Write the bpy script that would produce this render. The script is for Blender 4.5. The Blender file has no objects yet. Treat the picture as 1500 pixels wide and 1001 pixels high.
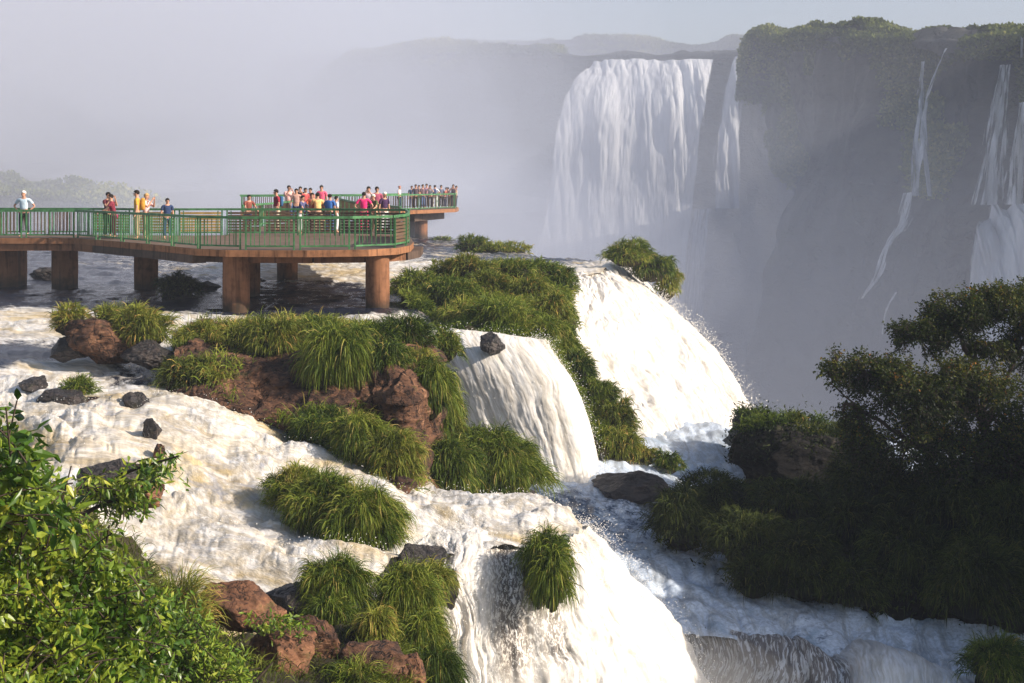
import bpy, math, random
import numpy as np
random.seed(7)
R = np.random.RandomState(11)
F = 1811.0          # focal length in photo pixels (1500 px wide)
HOR = 255.0         # eye level in the photo
SC = bpy.context.scene
COL = SC.collection
rad = math.radians

def P(px, py, d):   # photo pixel at distance d -> a place
    return np.array([(px-750)/F*d, d, -(py-HOR)/F*d])
def PZ(px, py, z):  # photo pixel on the level z -> a place
    return P(px, py, -z*F/(py-HOR))

# ---------------------------------------------------------------- noise
def _h(ix, iy, iz, s):
    h = (ix*374761393 + iy*668265263 + iz*1440662683 + s*974634777) & 0xffffffff
    h = ((h ^ (h >> 13))*1274126177) & 0xffffffff
    h = h ^ (h >> 16)
    return (h & 0xffff)/32767.5-1.0
def vn(x, y, z, s=0):
    x = np.asarray(x, float); y = np.asarray(y, float)+0*x; z = np.asarray(z, float)+0*x
    ix, iy, iz = np.floor(x).astype(np.int64), np.floor(y).astype(np.int64), np.floor(z).astype(np.int64)
    fx, fy, fz = x-ix, y-iy, z-iz
    fx, fy, fz = [t*t*t*(t*(6*t-15)+10) for t in (fx, fy, fz)]
    def L(a, b, t): return a+(b-a)*t
    c = lambda a, b, e: _h(ix+a, iy+b, iz+e, s)
    return L(L(L(c(0,0,0), c(1,0,0), fx), L(c(0,1,0), c(1,1,0), fx), fy),
             L(L(c(0,0,1), c(1,0,1), fx), L(c(0,1,1), c(1,1,1), fx), fy), fz)
def fbm(x, y, z, o=4, s=0, g=.5):
    a = 0; k = 1.0; f = 1.0
    for i in range(o):
        a = a+k*vn(x*f+i*17.3, y*f+i*5.1, z*f+i*9.7, s+i); k *= g; f *= 2.03
    return a
def billow(x, y, z, o=4, s=0, g=.5):
    a = 0; k = 1.0; f = 1.0
    for i in range(o):
        a = a+k*(np.abs(vn(x*f+i*7.3, y*f+i*3.1, z*f+i*4.7, s+i))*2-.6); k *= g; f *= 2.03
    return a

# ---------------------------------------------------------------- meshes
def mk(name, V, Fs, mats, parent=None, smooth=True, attrs=None, uv=None, midx=None):
    V = np.ascontiguousarray(V, dtype=np.float32)
    if not isinstance(Fs, list) or isinstance(Fs[0], tuple): Fs = [Fs]
    Fs = [np.asarray(f, dtype=np.int32) for f in Fs if len(f)]
    me = bpy.data.meshes.new(name)
    me.vertices.add(len(V)); me.vertices.foreach_set('co', V.ravel())
    loops = np.concatenate([f.ravel() for f in Fs])
    tot = np.concatenate([np.full(len(f), f.shape[1], np.int32) for f in Fs])
    st = np.concatenate([[0], np.cumsum(tot)[:-1]]).astype(np.int32)
    me.loops.add(len(loops)); me.loops.foreach_set('vertex_index', loops)
    me.polygons.add(len(tot)); me.polygons.foreach_set('loop_start', st)
    try: me.polygons.foreach_set('loop_total', tot)
    except Exception: pass
    me.polygons.foreach_set('use_smooth', np.full(len(tot), bool(smooth)))
    if not isinstance(mats, (list, tuple)): mats = [mats]
    for m in mats: me.materials.append(m)
    if midx is not None: me.polygons.foreach_set('material_index', np.asarray(midx, np.int32))
    if attrs:
        for k, a in attrs.items():
            at = me.attributes.new(k, 'FLOAT', 'POINT'); at.data.foreach_set('value', np.asarray(a, np.float32).ravel())
    if uv is not None:
        u = me.uv_layers.new(name='UVMap'); u.data.foreach_set('uv', np.asarray(uv, np.float32)[loops].ravel())
    me.update(calc_edges=True); me.validate()
    o = bpy.data.objects.new(name, me); COL.objects.link(o)
    if parent: o.parent = parent
    return o
def tag(o, label=None, cat=None, group=None, kind=None):
    if label: o['label'] = label
    if cat: o['category'] = cat
    if group: o['group'] = group
    if kind: o['kind'] = kind
    return o
def empty(name, loc=(0,0,0), rz=0):
    o = bpy.data.objects.new(name, None); COL.objects.link(o); o.location = loc; o.rotation_euler = (0,0,rz)
    o.empty_display_size = .2
    return o
def copy_tree(o, parent=None):
    c = o.copy(); COL.objects.link(c)
    if parent: c.parent = parent
    for ch in list(o.children): copy_tree(ch, c)
    return c
def gridf(h, w):
    i = np.arange(h-1)[:, None]*w+np.arange(w-1)[None, :]
    return np.stack([i, i+1, i+1+w, i+w], -1).reshape(-1, 4)
def cr1(C, n):      # Catmull-Rom resample along axis 0
    m = len(C); t = np.linspace(0, m-1, n); i = np.clip(np.floor(t).astype(int), 0, m-2); f = (t-i)[:, None, None]
    E = np.concatenate([[2*C[0]-C[1]], C, [2*C[-1]-C[-2]]])
    a, b, c, d = E[i], E[i+1], E[i+2], E[i+3]
    return .5*(2*b+(c-a)*f+(2*a-5*b+4*c-d)*f**2+(3*b-a-3*c+d)*f**3)
def patch(C, H, W):  # C[rows][cols] of points
    C = np.array(C, float)
    A = cr1(C, H); return cr1(A.transpose(1, 0, 2), W).transpose(1, 0, 2)
def normals(G):
    du = np.gradient(G, axis=1); dv = np.gradient(G, axis=0); n = np.cross(dv, du)
    return n/np.maximum(np.linalg.norm(n, axis=-1, keepdims=True), 1e-9)
def gmesh(name, G, mat, attrs=None, parent=None, uv=True, keep=None, flip=False):
    h, w = G.shape[:2]
    f = gridf(h, w)
    if flip: f = f[:, ::-1]
    if keep is not None:
        k = keep.ravel(); f = f[k[f].all(1)]
    U = None
    if uv:
        du = np.concatenate([np.zeros((h,1)), np.cumsum(np.linalg.norm(np.diff(G, axis=1), axis=-1), 1)], 1)
        dv = np.concatenate([np.zeros((1,w)), np.cumsum(np.linalg.norm(np.diff(G, axis=0), axis=-1), 0)], 0)
        U = np.stack([np.broadcast_to(du.mean(0)[None], (h, w)), np.broadcast_to(dv.mean(1)[:, None], (h, w))], -1).reshape(-1, 2)
    return mk(name, G.reshape(-1, 3), f, mat, parent, True, attrs, U)
def icos(sub):
    t = (1+5**.5)/2
    V = [(-1,t,0),(1,t,0),(-1,-t,0),(1,-t,0),(0,-1,t),(0,1,t),(0,-1,-t),(0,1,-t),(t,0,-1),(t,0,1),(-t,0,-1),(-t,0,1)]
    Fc = [(0,11,5),(0,5,1),(0,1,7),(0,7,10),(0,10,11),(1,5,9),(5,11,4),(11,10,2),(10,7,6),(7,1,8),(3,9,4),(3,4,2),(3,2,6),(3,6,8),(3,8,9),(4,9,5),(2,4,11),(6,2,10),(8,6,7),(9,8,1)]
    V = [np.array(v)/np.linalg.norm(v) for v in V]
    for _ in range(sub):
        c = {}; N = []
        def mid(a, b):
            k = (min(a,b), max(a,b))
            if k not in c:
                v = V[a]+V[b]; V.append(v/np.linalg.norm(v)); c[k] = len(V)-1
            return c[k]
        for a, b, d in Fc:
            x, y, z = mid(a,b), mid(b,d), mid(d,a); N += [(a,x,z),(b,y,x),(d,z,y),(x,y,z)]
        Fc = N
    return np.array(V), np.array(Fc)
ICO = {k: icos(k) for k in (0, 1, 2, 3, 4, 5)}
class MB:           # boxes / tubes collected into one mesh
    def __init__(s): s.V = []; s.Q = []; s.n = 0
    def add(s, V, Q):
        s.V.append(np.asarray(V, float)); s.Q.append(np.asarray(Q)+s.n); s.n += len(V)
    def box(s, c, size, ang=0):
        x, y, z = np.array(size)/2
        V = np.array([(i*x, j*y, k*z) for k in (-1,1) for j in (-1,1) for i in (-1,1)], float)
        ca, sa = math.cos(ang), math.sin(ang)
        V = np.stack([V[:,0]*ca-V[:,1]*sa, V[:,0]*sa+V[:,1]*ca, V[:,2]], 1)+np.array(c)
        s.add(V, [(0,2,3,1),(4,5,7,6),(0,1,5,4),(2,6,7,3),(0,4,6,2),(1,3,7,5)])
    def bar(s, a, b, w, h):      # beam from a to b, w wide (horizontal), h high
        a = np.array(a, float); b = np.array(b, float); d = b-a
        t = np.array([-d[1], d[0], 0.]); 
        if np.linalg.norm(t) < 1e-6: t = np.array([1., 0, 0])
        t /= np.linalg.norm(t); u = np.cross(d, t); u /= np.linalg.norm(u)
        V = [p+i*t*w/2+j*u*h/2 for p in (a, b) for j in (-1,1) for i in (-1,1)]
        s.add(V, [(0,1,3,2),(4,6,7,5),(0,4,5,1),(2,3,7,6),(0,2,6,4),(1,5,7,3)])
    def tube(s, pts, rs, n=8):
        pts = np.array(pts, float); rs = np.broadcast_to(rs, (len(pts),))
        d = np.gradient(pts, axis=0); d /= np.linalg.norm(d, axis=1, keepdims=True)
        ref = np.array([0,0,1.]) if abs(d[0][2]) < .9 else np.array([1.,0,0])
        V = []
        for p, t, r in zip(pts, d, rs):
            u = np.cross(t, ref); u /= np.linalg.norm(u); v = np.cross(t, u)
            for k in range(n):
                a = 2*math.pi*k/n; V.append(p+r*(math.cos(a)*u+math.sin(a)*v))
        Q = [(i*n+k, i*n+(k+1)%n, (i+1)*n+(k+1)%n, (i+1)*n+k) for i in range(len(pts)-1) for k in range(n)]
        s.add(V, Q)
    def build(s, name, mat, parent=None, smooth=False):
        return mk(name, np.concatenate(s.V), np.concatenate(s.Q), mat, parent, smooth)

# ---------------------------------------------------------------- materials
def newmat(name):
    m = bpy.data.materials.new(name); m.use_nodes = True; nt = m.node_tree; nt.nodes.clear(); return m, nt
class N:
    def __init__(s, nt): s.nt = nt
    def n(s, t, **k):
        o = s.nt.nodes.new(t)
        for a, b in k.items(): setattr(o, a, b)
        return o
    def l(s, a, b): s.nt.links.new(a, b)
    def noise(s, vec, scale, detail=4, rough=.55, dist=0):
        o = s.n('ShaderNodeTexNoise'); o.inputs['Scale'].default_value = scale; o.inputs['Detail'].default_value = detail
        o.inputs['Roughness'].default_value = rough; o.inputs['Distortion'].default_value = dist
        if vec is not None: s.l(vec, o.inputs['Vector'])
        return o.outputs['Fac']
    def mapv(s, vec, sc):
        o = s.n('ShaderNodeMapping'); o.inputs['Scale'].default_value = sc; s.l(vec, o.inputs['Vector']); return o.outputs[0]
    def ramp(s, fac, stops, interp='LINEAR'):
        o = s.n('ShaderNodeValToRGB'); s.l(fac, o.inputs[0]); e = o.color_ramp.elements; o.color_ramp.interpolation = interp
        while len(e) < len(stops): e.new(.5)
        for i, (p, c) in enumerate(stops):
            e[i].position = p; e[i].color = (*c, 1) if len(c) == 3 else c
        return o.outputs[0]
    def step(s, fac, a, b):
        o = s.n('ShaderNodeMapRange'); o.interpolation_type = 'SMOOTHSTEP'; s.l(fac, o.inputs[0])
        o.inputs[1].default_value = a; o.inputs[2].default_value = b; return o.outputs[0]
    def math(s, op, a, b=None):
        o = s.n('ShaderNodeMath', operation=op)
        for i, x in enumerate((a, b)):
            if x is None: continue
            if isinstance(x, (int, float)): o.inputs[i].default_value = x
            else: s.l(x, o.inputs[i])
        return o.outputs[0]
    def mix(s, f, a, b, blend='MIX'):
        o = s.n('ShaderNodeMix', data_type='RGBA', blend_type=blend)
        for i, x in ((0, f), (6, a), (7, b)):
            if isinstance(x, (int, float)): o.inputs[i].default_value = x
            elif isinstance(x, tuple): o.inputs[i].default_value = (*x, 1)
            else: s.l(x, o.inputs[i])
        return o.outputs[2]
    def attr(s, name): return s.n('ShaderNodeAttribute', attribute_name=name).outputs['Fac']
    def bump(s, h, strength, dist):
        o = s.n('ShaderNodeBump'); o.inputs['Strength'].default_value = strength; o.inputs['Distance'].default_value = dist; s.l(h, o.inputs['Height']); return o.outputs[0]
    def out(s, col, rough=.7, bump=None, spec=.3, metal=0, trans=None, sss=0):
        p = s.n('ShaderNodeBsdfPrincipled'); o = s.n('ShaderNodeOutputMaterial')
        for k, x in (('Base Color', col), ('Roughness', rough), ('Metallic', metal), ('Specular IOR Level', spec)):
            if isinstance(x, (int, float)): p.inputs[k].default_value = x
            elif isinstance(x, tuple): p.inputs[k].default_value = (*x, 1)
            else: s.l(x, p.inputs[k])
        if bump is not None: s.l(bump, p.inputs['Normal'])
        if trans:
            t = s.n('ShaderNodeBsdfTranslucent'); mx = s.n('ShaderNodeMixShader'); mx.inputs[0].default_value = trans
            if isinstance(col, tuple): t.inputs[0].default_value = (*col, 1)
            else: s.l(col, t.inputs[0])
            s.l(p.outputs[0], mx.inputs[1]); s.l(t.outputs[0], mx.inputs[2]); s.l(mx.outputs[0], o.inputs[0])
        else: s.l(p.outputs[0], o.inputs[0])
        return p
def obj_co(n): return n.n('ShaderNodeTexCoord').outputs['Object']
def uv_co(n): return n.n('ShaderNodeTexCoord').outputs['UV']
def solid(name, c, rough=.7, var=.25, sc=8, spec=.3, metal=0):
    m, nt = newmat(name); n = N(nt); f = n.noise(obj_co(n), sc, 5)
    d = tuple(max(0, x*(1-var)) for x in c); u = tuple(min(1, x*(1+var)) for x in c)
    n.out(n.ramp(f, [(.3, d), (.7, u)]), rough, None, spec, metal); return m
M = {}
def water_mat(name, foamc, creamc, stretch, cream=(.5,.72), scale=1.0, dark=(.022,.028,.036), lo=.42, hi=.62, cov=1.0, bumpd=.05, obj=False, fsc=(1.8,.7,1.6), fk=.9, tmx=1.0, tsc=(7, 3.2, 1)):
    m, nt = newmat(name); n = N(nt); uv = uv_co(n)
    if obj:
        s1 = n.n('ShaderNodeSeparateXYZ'); n.l(uv, s1.inputs[0]); s2 = n.n('ShaderNodeSeparateXYZ'); n.l(obj_co(n), s2.inputs[0]); cb = n.n('ShaderNodeCombineXYZ')
        n.l(s1.outputs[0], cb.inputs[0]); n.l(s1.outputs[1], cb.inputs[1]); n.l(s2.outputs[2], cb.inputs[2]); uv = cb.outputs[0]
    v = n.mapv(uv, stretch)
    fo = n.attr('foam'); thin = n.attr('thin')
    n1 = n.noise(v, 1.6*scale, 9, .66, .4); n2 = n.noise(v, 8*scale, 6, .6, .3); nl = n.noise(v, .55*scale, 4, .55, .5)
    nn = n.math('ADD', n.math('MULTIPLY', n1, .7), n.math('MULTIPLY', n2, .3))
    mask = n.step(n.math('ADD', nn, n.math('MULTIPLY', n.math('SUBTRACT', fo, .5), cov)), lo, hi)
    crm = n.math('MULTIPLY', n.step(nl, *cream), n.step(n1, .3, .6))
    if obj: crm = n.math('MINIMUM', n.math('ADD', crm, n.math('MULTIPLY', n.attr('trough'), n.step(n1, .38, .56))), 1)
    fil = n.noise(n.mapv(uv, fsc), 1.0, 11, .76, 1.1)
    fr = n.ramp(fil, [(.36, (.34,.32,.30)), (.455, (.66,.63,.58)), (.52, (.92,.92,.92)), (.58, (1,1,1))])
    col = n.mix(crm, foamc, creamc); col = n.mix(fk, col, fr, 'MULTIPLY')
    if obj: col = n.mix(n.math('MULTIPLY', n.step(n.noise(v, .9, 7, .62, 1.6), .53, .68), .7), col, (.3,.31,.36))
    col = n.mix(n.math('MULTIPLY', n.step(n2, .62, .35), .45), col, tuple(x*.62 for x in creamc))
    tm = n.math('MULTIPLY', thin, n.step(n.noise(n.mapv(uv, tsc), 3.4, 7, .66, .9), .56, .49))
    col = n.mix(mask, dark, col)
    tm = n.math('MULTIPLY', tm, tmx)
    col = n.mix(tm, col, (.05, .032, .024))
    rough = n.math('ADD', n.math('MULTIPLY', mask, .42), .16)
    b = n.bump(n.math('ADD', nn, n.math('MULTIPLY', n.noise(v, 26*scale, 4, .6), .16)), .7, bumpd)
    n.out(col, rough, b, .5)
    return m
M['river'] = water_mat('river_water_mat', (.78,.76,.74), (.62,.49,.28), (1.15,.5,1.3), cream=(.47,.62), dark=(.016,.02,.036), bumpd=.13, cov=1.0, obj=True)
M['fall'] = water_mat('falling_water_mat', (.82,.79,.75), (.7,.6,.44), (1.7,.22,1), cream=(.52,.8), bumpd=.03, fsc=(2.2,.3,1), fk=.6, tmx=.85)
M['ledge'] = water_mat('ledge_water_mat', (.6,.62,.66), (.5,.48,.42), (1.7,.4,1), cream=(.5,.75), bumpd=.04, fsc=(2.4,.5,1), fk=.7, tmx=.8, tsc=(5, .9, 1))
M['pool'] = water_mat('pool_water_mat', (.6,.68,.8), (.3,.4,.52), (1.0,1.3,1), dark=(.035,.06,.11), bumpd=.06, scale=1.4)  # bluish foam and water carry the pool's shade in their colour
def far_water(name, sx):
    m, nt = newmat(name); n = N(nt); v = n.mapv(uv_co(n), (sx, .035 if sx < .5 else .11, 1))
    n1 = n.noise(v, 1, 8, .62, .25); th = n.attr('thin')
    col = n.ramp(n1, [(.34, (.40,.41,.45)), (.5, (.56,.57,.60)), (.66, (.7,.7,.71))])
    p = n.out(col, .7, n.bump(n1, .8, .8), .2)
    a = n.step(n.math('SUBTRACT', n.noise(v, 1.7, 6, .6, .2), th), -.06, .1); n.l(a, p.inputs['Alpha'])
    return m
M['farfall'] = far_water('distant_fall_mat', .32)
M['thinfall'] = far_water('thin_fall_mat', 1.6)
def rock_mat(name, cols, wet=.0, sc=1.0, bd=.08):
    m, nt = newmat(name); n = N(nt); co = obj_co(n)
    n1 = n.noise(co, 1.3*sc, 8, .62, .3); n2 = n.noise(n.mapv(co, (1,1,2.6)), 4.5*sc, 8, .68, .2)
    col = n.ramp(n.math('ADD', n.math('MULTIPLY', n1, .55), n.math('MULTIPLY', n2, .45)), [(.36, cols[0]), (.47, cols[1]), (.56, cols[2]), (.68, cols[3])])
    ns = n.noise(n.mapv(co, (1,1,.8)), 2.6*sc, 5, .6, .6)
    crk = n.step(n.math('ABSOLUTE', n.math('SUBTRACT', ns, .5)), .0, .028)
    col = n.mix(crk, tuple(x*.4 for x in cols[0]), col)
    moss = n.step(n.noise(co, 2.1*sc, 6, .6), .6, .7)
    col = n.mix(n.math('MULTIPLY', moss, .5), col, (.05,.06,.015))
    b = n.bump(n.math('ADD', n2, n.math('MULTIPLY', crk, .25)), .9, bd)
    n.out(col, .75-wet*.4, b, .3+wet*.3); return m
M['rock'] = rock_mat('red_basalt', [(.018,.009,.007), (.07,.034,.021), (.17,.08,.042), (.42,.24,.14)], bd=.12)
M['rust'] = rock_mat('rust_boulder', [(.035,.018,.012), (.12,.055,.03), (.2,.09,.045), (.36,.2,.11)], sc=1.6, bd=.04)
M['wet'] = rock_mat('wet_dark_basalt', [(.008,.007,.008), (.02,.016,.016), (.04,.028,.024), (.08,.055,.04)], wet=.8)
M['dark'] = rock_mat('shaded_bank_basalt', [(.006,.005,.005), (.012,.010,.009), (.02,.017,.013), (.035,.028,.02)], wet=-.3)  # near black because the bank's shade is put into the rock colour
M['far'] = rock_mat('distant_cliff_rock', [(.012,.012,.012), (.03,.03,.03), (.05,.05,.045), (.09,.085,.07)], sc=.07, bd=1.5)
def leaf_mat(name, stops, rough=.45, trans=.3, spec=.4):
    m, nt = newmat(name); n = N(nt); t = n.attr('tint')
    n.out(n.ramp(t, stops), rough, None, spec, trans=trans); return m
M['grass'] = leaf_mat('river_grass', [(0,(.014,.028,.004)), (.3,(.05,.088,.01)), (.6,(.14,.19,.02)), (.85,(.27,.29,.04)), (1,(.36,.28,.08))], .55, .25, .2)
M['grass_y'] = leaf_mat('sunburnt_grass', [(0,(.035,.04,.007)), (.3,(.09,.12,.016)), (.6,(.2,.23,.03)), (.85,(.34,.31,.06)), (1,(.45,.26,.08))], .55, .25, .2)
M['grass_d'] = leaf_mat('shade_dark_grass', [(0,(.008,.012,.004)), (.45,(.022,.034,.008)), (.85,(.09,.11,.022)), (1,(.12,.11,.03))], .7, .12, .08)  # grass colour darkened to carry the shade of the right bank
M['mound'] = solid('root_mass', (.03,.024,.012), .9, .5, 6)
M['mound_d'] = solid('dark_root_mass', (.008,.008,.005), .9, .5, 6)  # root mass darkened in colour to suit the shaded bank
M['leaf'] = leaf_mat('glossy_shrub_leaf', [(0,(.02,.05,.006)), (.35,(.06,.13,.012)), (.7,(.24,.31,.03)), (1,(.48,.48,.06))], .35, .35, .45)
M['leaf_s'] = leaf_mat('creeper_leaf', [(0,(.022,.05,.006)), (.4,(.08,.16,.014)), (.8,(.26,.32,.03)), (1,(.36,.4,.06))], .45, .3, .3)
M['leaf_t'] = leaf_mat('tree_leaf', [(0,(.008,.014,.004)), (.4,(.025,.038,.008)), (.7,(.07,.09,.014)), (.9,(.2,.18,.03)), (1,(.34,.15,.03))], .5, .4, .2)  # yellow and orange end paints sunlit leaves into the colour
M['leaf_f'] = leaf_mat('distant_forest_leaf', [(0,(.03,.045,.012)), (.45,(.14,.17,.035)), (1,(.5,.45,.12))], .8, .3, .1)  # bright yellow end stands in for sun on the far growth
M['bark'] = solid('bark', (.05,.035,.025), .9, .4, 12)
M['bank'] = solid('bank_soil', (.035,.028,.014), .9, .5, 3)
M['silt'] = solid('gorge_bed', (.08,.08,.075), .8, .4, .05)
# ================================================================ water
def smooth_in(a, b, x): t = np.clip((x-a)/(b-a), 0, 1); return t*t*(3-2*t)
def rbf(ctrl):       # thin-plate surface through (x, y, values...)
    C = np.array(ctrl, float); X = C[:, :2]/10; n = len(X)
    def U(r2): return .5*r2*np.log(r2+1e-9)
    K = U(((X[:, None]-X[None])**2).sum(-1))+np.eye(n)*2e-3
    Pm = np.concatenate([np.ones((n,1)), X], 1)
    A = np.block([[K, Pm], [Pm.T, np.zeros((3,3))]])
    W = np.linalg.solve(A, np.concatenate([C[:, 2:], np.zeros((3, C.shape[1]-2))]))
    def ev(x, y):
        Q = np.stack([x.ravel(), y.ravel()], 1)/10; out = np.zeros((len(Q), C.shape[1]-2))
        for k in range(0, len(Q), 20000):
            q = Q[k:k+20000]
            out[k:k+20000] = U(((q[:, None]-X[None])**2).sum(-1))@W[:n]+np.concatenate([np.ones((len(q),1)), q], 1)@W[n:]
        return out.reshape(*x.shape, -1)
    return ev
def inpoly(x, y, poly):
    poly = np.array(poly); r = np.zeros(x.shape, bool); j = len(poly)-1
    for i in range(len(poly)):
        xi, yi = poly[i]; xj, yj = poly[j]
        r ^= ((yi > y) != (yj > y)) & (x < (xj-xi)*(y-yi)/(yj-yi+1e-12)+xi); j = i
    return r
def snap(Xg, Yg, poly):      # pull the first ring outside the outline onto it, for a clean edge
    ins = inpoly(Xg, Yg, poly); ring = np.zeros_like(ins)
    for dy in (-1,0,1):
        for dx in (-1,0,1):
            ring |= np.roll(np.roll(ins, dy, 0), dx, 1)
    ring &= ~ins; a = np.array(poly, float); b = np.roll(a, -1, 0)
    p = np.stack([Xg[ring], Yg[ring]], 1)[:, None]; ab = (b-a)[None]
    t = np.clip(((p-a[None])*ab).sum(-1)/((ab**2).sum(-1)+1e-12), 0, 1); q = a[None]+ab*t[..., None]
    i = ((p-q)**2).sum(-1).argmin(1); q = q[np.arange(len(i)), i]
    Xg = Xg.copy(); Yg = Yg.copy(); Xg[ring] = q[:, 0]; Yg[ring] = q[:, 1]
    return Xg, Yg, ins | ring
UP = [(330,602,-5.3,1),(420,636,-5.75,1),(490,672,-6.05,1),(560,706,-6.35,1),(605,728,-6.5,1),(380,560,-5.6,1),(470,600,-6.0,1),(550,630,-6.4,1),(-700,400,-4.5,.3),(-300,430,-4.5,.35),(-300,520,-4.5,.5),(0,400,-4.5,.32),(150,400,-4.5,.35),(150,430,-4.5,.12),(60,440,-4.5,.15),(20,476,-4.5,.95),(90,478,-4.5,.7),
 (0,500,-4.5,.6),(60,515,-4.52,.35),(0,528,-4.54,.3),(100,530,-4.6,.55),(60,552,-4.78,1.0),(0,562,-4.85,.9),(170,560,-4.85,.5),(215,560,-4.85,.45),(245,530,-4.7,.5),
 (255,498,-4.52,1.05),(290,468,-4.42,1.1),(330,468,-4.5,.75),(350,452,-4.5,.1),(450,462,-4.5,.12),(450,480,-4.5,.6),(570,470,-4.48,.9),(520,462,-4.5,.3),(450,420,-4.5,.3),(450,390,-4.5,.7),(700,400,-4.5,.55),(500,395,-4.5,.8),(620,410,-4.5,.9),(610,455,-4.5,.4),(300,420,-4.5,.3),(300,400,-4.5,.5),
 (600,480,-4.6,.6),(500,440,-4.5,.05),(400,435,-4.5,.15),(690,496,-4.82,1),(740,500,-4.85,1),(790,507,-4.88,1),(640,492,-4.78,1),(720,525,-5.6,1),(790,540,-5.7,1),(670,515,-5.4,1),
 (560,375,-4.5,.5),(650,375,-4.5,.5),(820,385,-4.5,.45),(870,395,-4.5,.8),(300,330,-4.5,.4),(0,330,-4.5,.4),
 (60,600,-5.02,.9),(160,590,-5.0,.8),(250,590,-5.0,1.0),(320,612,-5.2,1.0),(20,660,-5.35,.9),(130,640,-5.15,.95),(230,650,-5.3,1),(330,640,-5.35,1),(420,665,-5.65,.95),
 (90,720,-5.7,.9),(200,700,-5.6,1),(300,720,-5.85,1),(420,710,-5.95,1),(500,715,-6.05,1),(600,735,-6.25,1.05),(690,750,-6.4,1.0),(760,765,-6.45,.8),(830,778,-6.5,1.0),
 (240,780,-6.15,.75),(330,790,-6.2,.9),(420,800,-6.3,1),(520,840,-6.45,1),(230,850,-6.35,.7),(330,850,-6.45,.6),(450,868,-6.55,.7),(560,850,-6.55,.95),(640,785,-6.5,.9),(-200,640,-5.3,.8),(-200,900,-6.4,.8),(0,950,-6.6,.8),(300,950,-6.7,.6)]
cu = [(*PZ(a, b, z)[:2], z, f) for a, b, z, f in UP]
evU = rbf(cu)
rows = np.concatenate([np.linspace(960, 440, 430), np.linspace(439, 352, 120), np.linspace(350, 300, 30)])
Yr = np.concatenate([np.linspace(13.0, 15.6, 20)[:-1], ])
Yv = 4.5*F/(np.where(rows > 480, rows+(rows-480)*.35, rows)-HOR)      # distances of the grid rows
px = np.linspace(-520, 960, 800)
Yg, Sg = np.meshgrid(Yv, (px-750)/F, indexing='ij'); Xg = Sg*Yg
E = evU(Xg, Yg); zb = E[..., 0]; fo = np.clip(E[..., 1], 0, 1.15)
far = smooth_in(40, 50, Yg); zb = np.minimum(zb, -4.4)*(1-far)+(-4.5)*far; fo = fo*(1-smooth_in(75,110,Yg))+.4*smooth_in(75,110,Yg)
rap = smooth_in(.45, .95, fo)*smooth_in(-4.5, -4.9, zb)
fx, fy = Xg*.86-Yg*.5, Xg*.5+Yg*.86
wx = .5*fbm(Xg*.5, Yg*.5, 0, 3, 41)
dz = rap*(.12*billow(fx*.34+wx, fy*.9+wx, 0, 5, 3, .5)+.035*billow(fx*.9+wx, fy*2.2, 0, 4, 8, .55)+.02*billow(Xg*3.6+2*wx, Yg*3.6, 0, 3, 9, .55)+.14*fbm(Xg*.35, Yg*.5, 0, 2, 31))
dz += (1-rap)*(.05*fbm(Xg*.5, Yg*1.5, 1, 4, 5)+.035*billow(Xg*1.6, Yg*3.5, 0, 3, 6)+fo*.06*billow(Xg*.9, Yg*1.6, 0, 4, 7, .5))
dz *= 1+.5*smooth_in(45, 80, Yg)
brink = [PZ(a, b, -4.5)[:2] for a, b in ((-700,296),(300,300),(430,318),(520,338),(600,345),(640,349),(700,356),(760,368),(790,377),(840,379),(890,384),(898,392),(884,398),(838,406))]
edge = brink+[PZ(832,440,-4.7)[:2], P(799,0,37.0)[:2], P(762,0,36.1)[:2], P(712,0,36.1)[:2], P(660,0,36.5)[:2], P(615,0,36.9)[:2], P(600,560,27)[:2], P(690,738,24.6)[:2], P(800,756,24.3)[:2], P(862,786,22.9)[:2], P(830,785,22.2)[:2], P(700,790,21.6)[:2], P(600,806,21.2)[:2], P(545,860,19.6)[:2], P(560,990,17.4)[:2], (-6,13), (-60,13)]
Xg, Yg, keep = snap(Xg, Yg, edge)
G = np.stack([Xg, Yg, zb+dz], -1)
FV = np.stack([fx*1.0, -fy], -1)
tr = np.clip(.35-dz*4+.5*fbm(fx*.5, fy*.8, 0, 3, 77), 0, 1)*rap*.5
o = gmesh('river_water', G, M['river'], {'foam': fo-.1*rap*(dz < -.05), 'thin': fo*0, 'trough': tr}, keep=keep)
# flow-aligned texture space
me = o.data; co = np.empty(len(me.vertices)*3, np.float32); me.vertices.foreach_get('co', co); co = co.reshape(-1, 3)
li = np.empty(len(me.loops), np.int32); me.loops.foreach_get('vertex_index', li)
w = np.clip((-co[:, 2]-4.6)/.3, 0, 1)*.7+.3
cx_, cy_ = co[:, 0], co[:, 1]; wq = np.array(.5*fbm(cx_*.3, cy_*.3, 0, 3, 43)); uu = np.stack([cx_*.5+cy_*.86+wq, cx_*.86-cy_*.5+wq], 1)
me.uv_layers[0].data.foreach_set('uv', uu[li].ravel())
tag(o, 'wide river and white rapids running between the grassy rocks', kind='structure')
def up_z(x, y): return float(np.minimum(evU(np.array([[x]]), np.array([[y]]))[0,0,0], -4.4)) if y < 45 else -4.5

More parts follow.
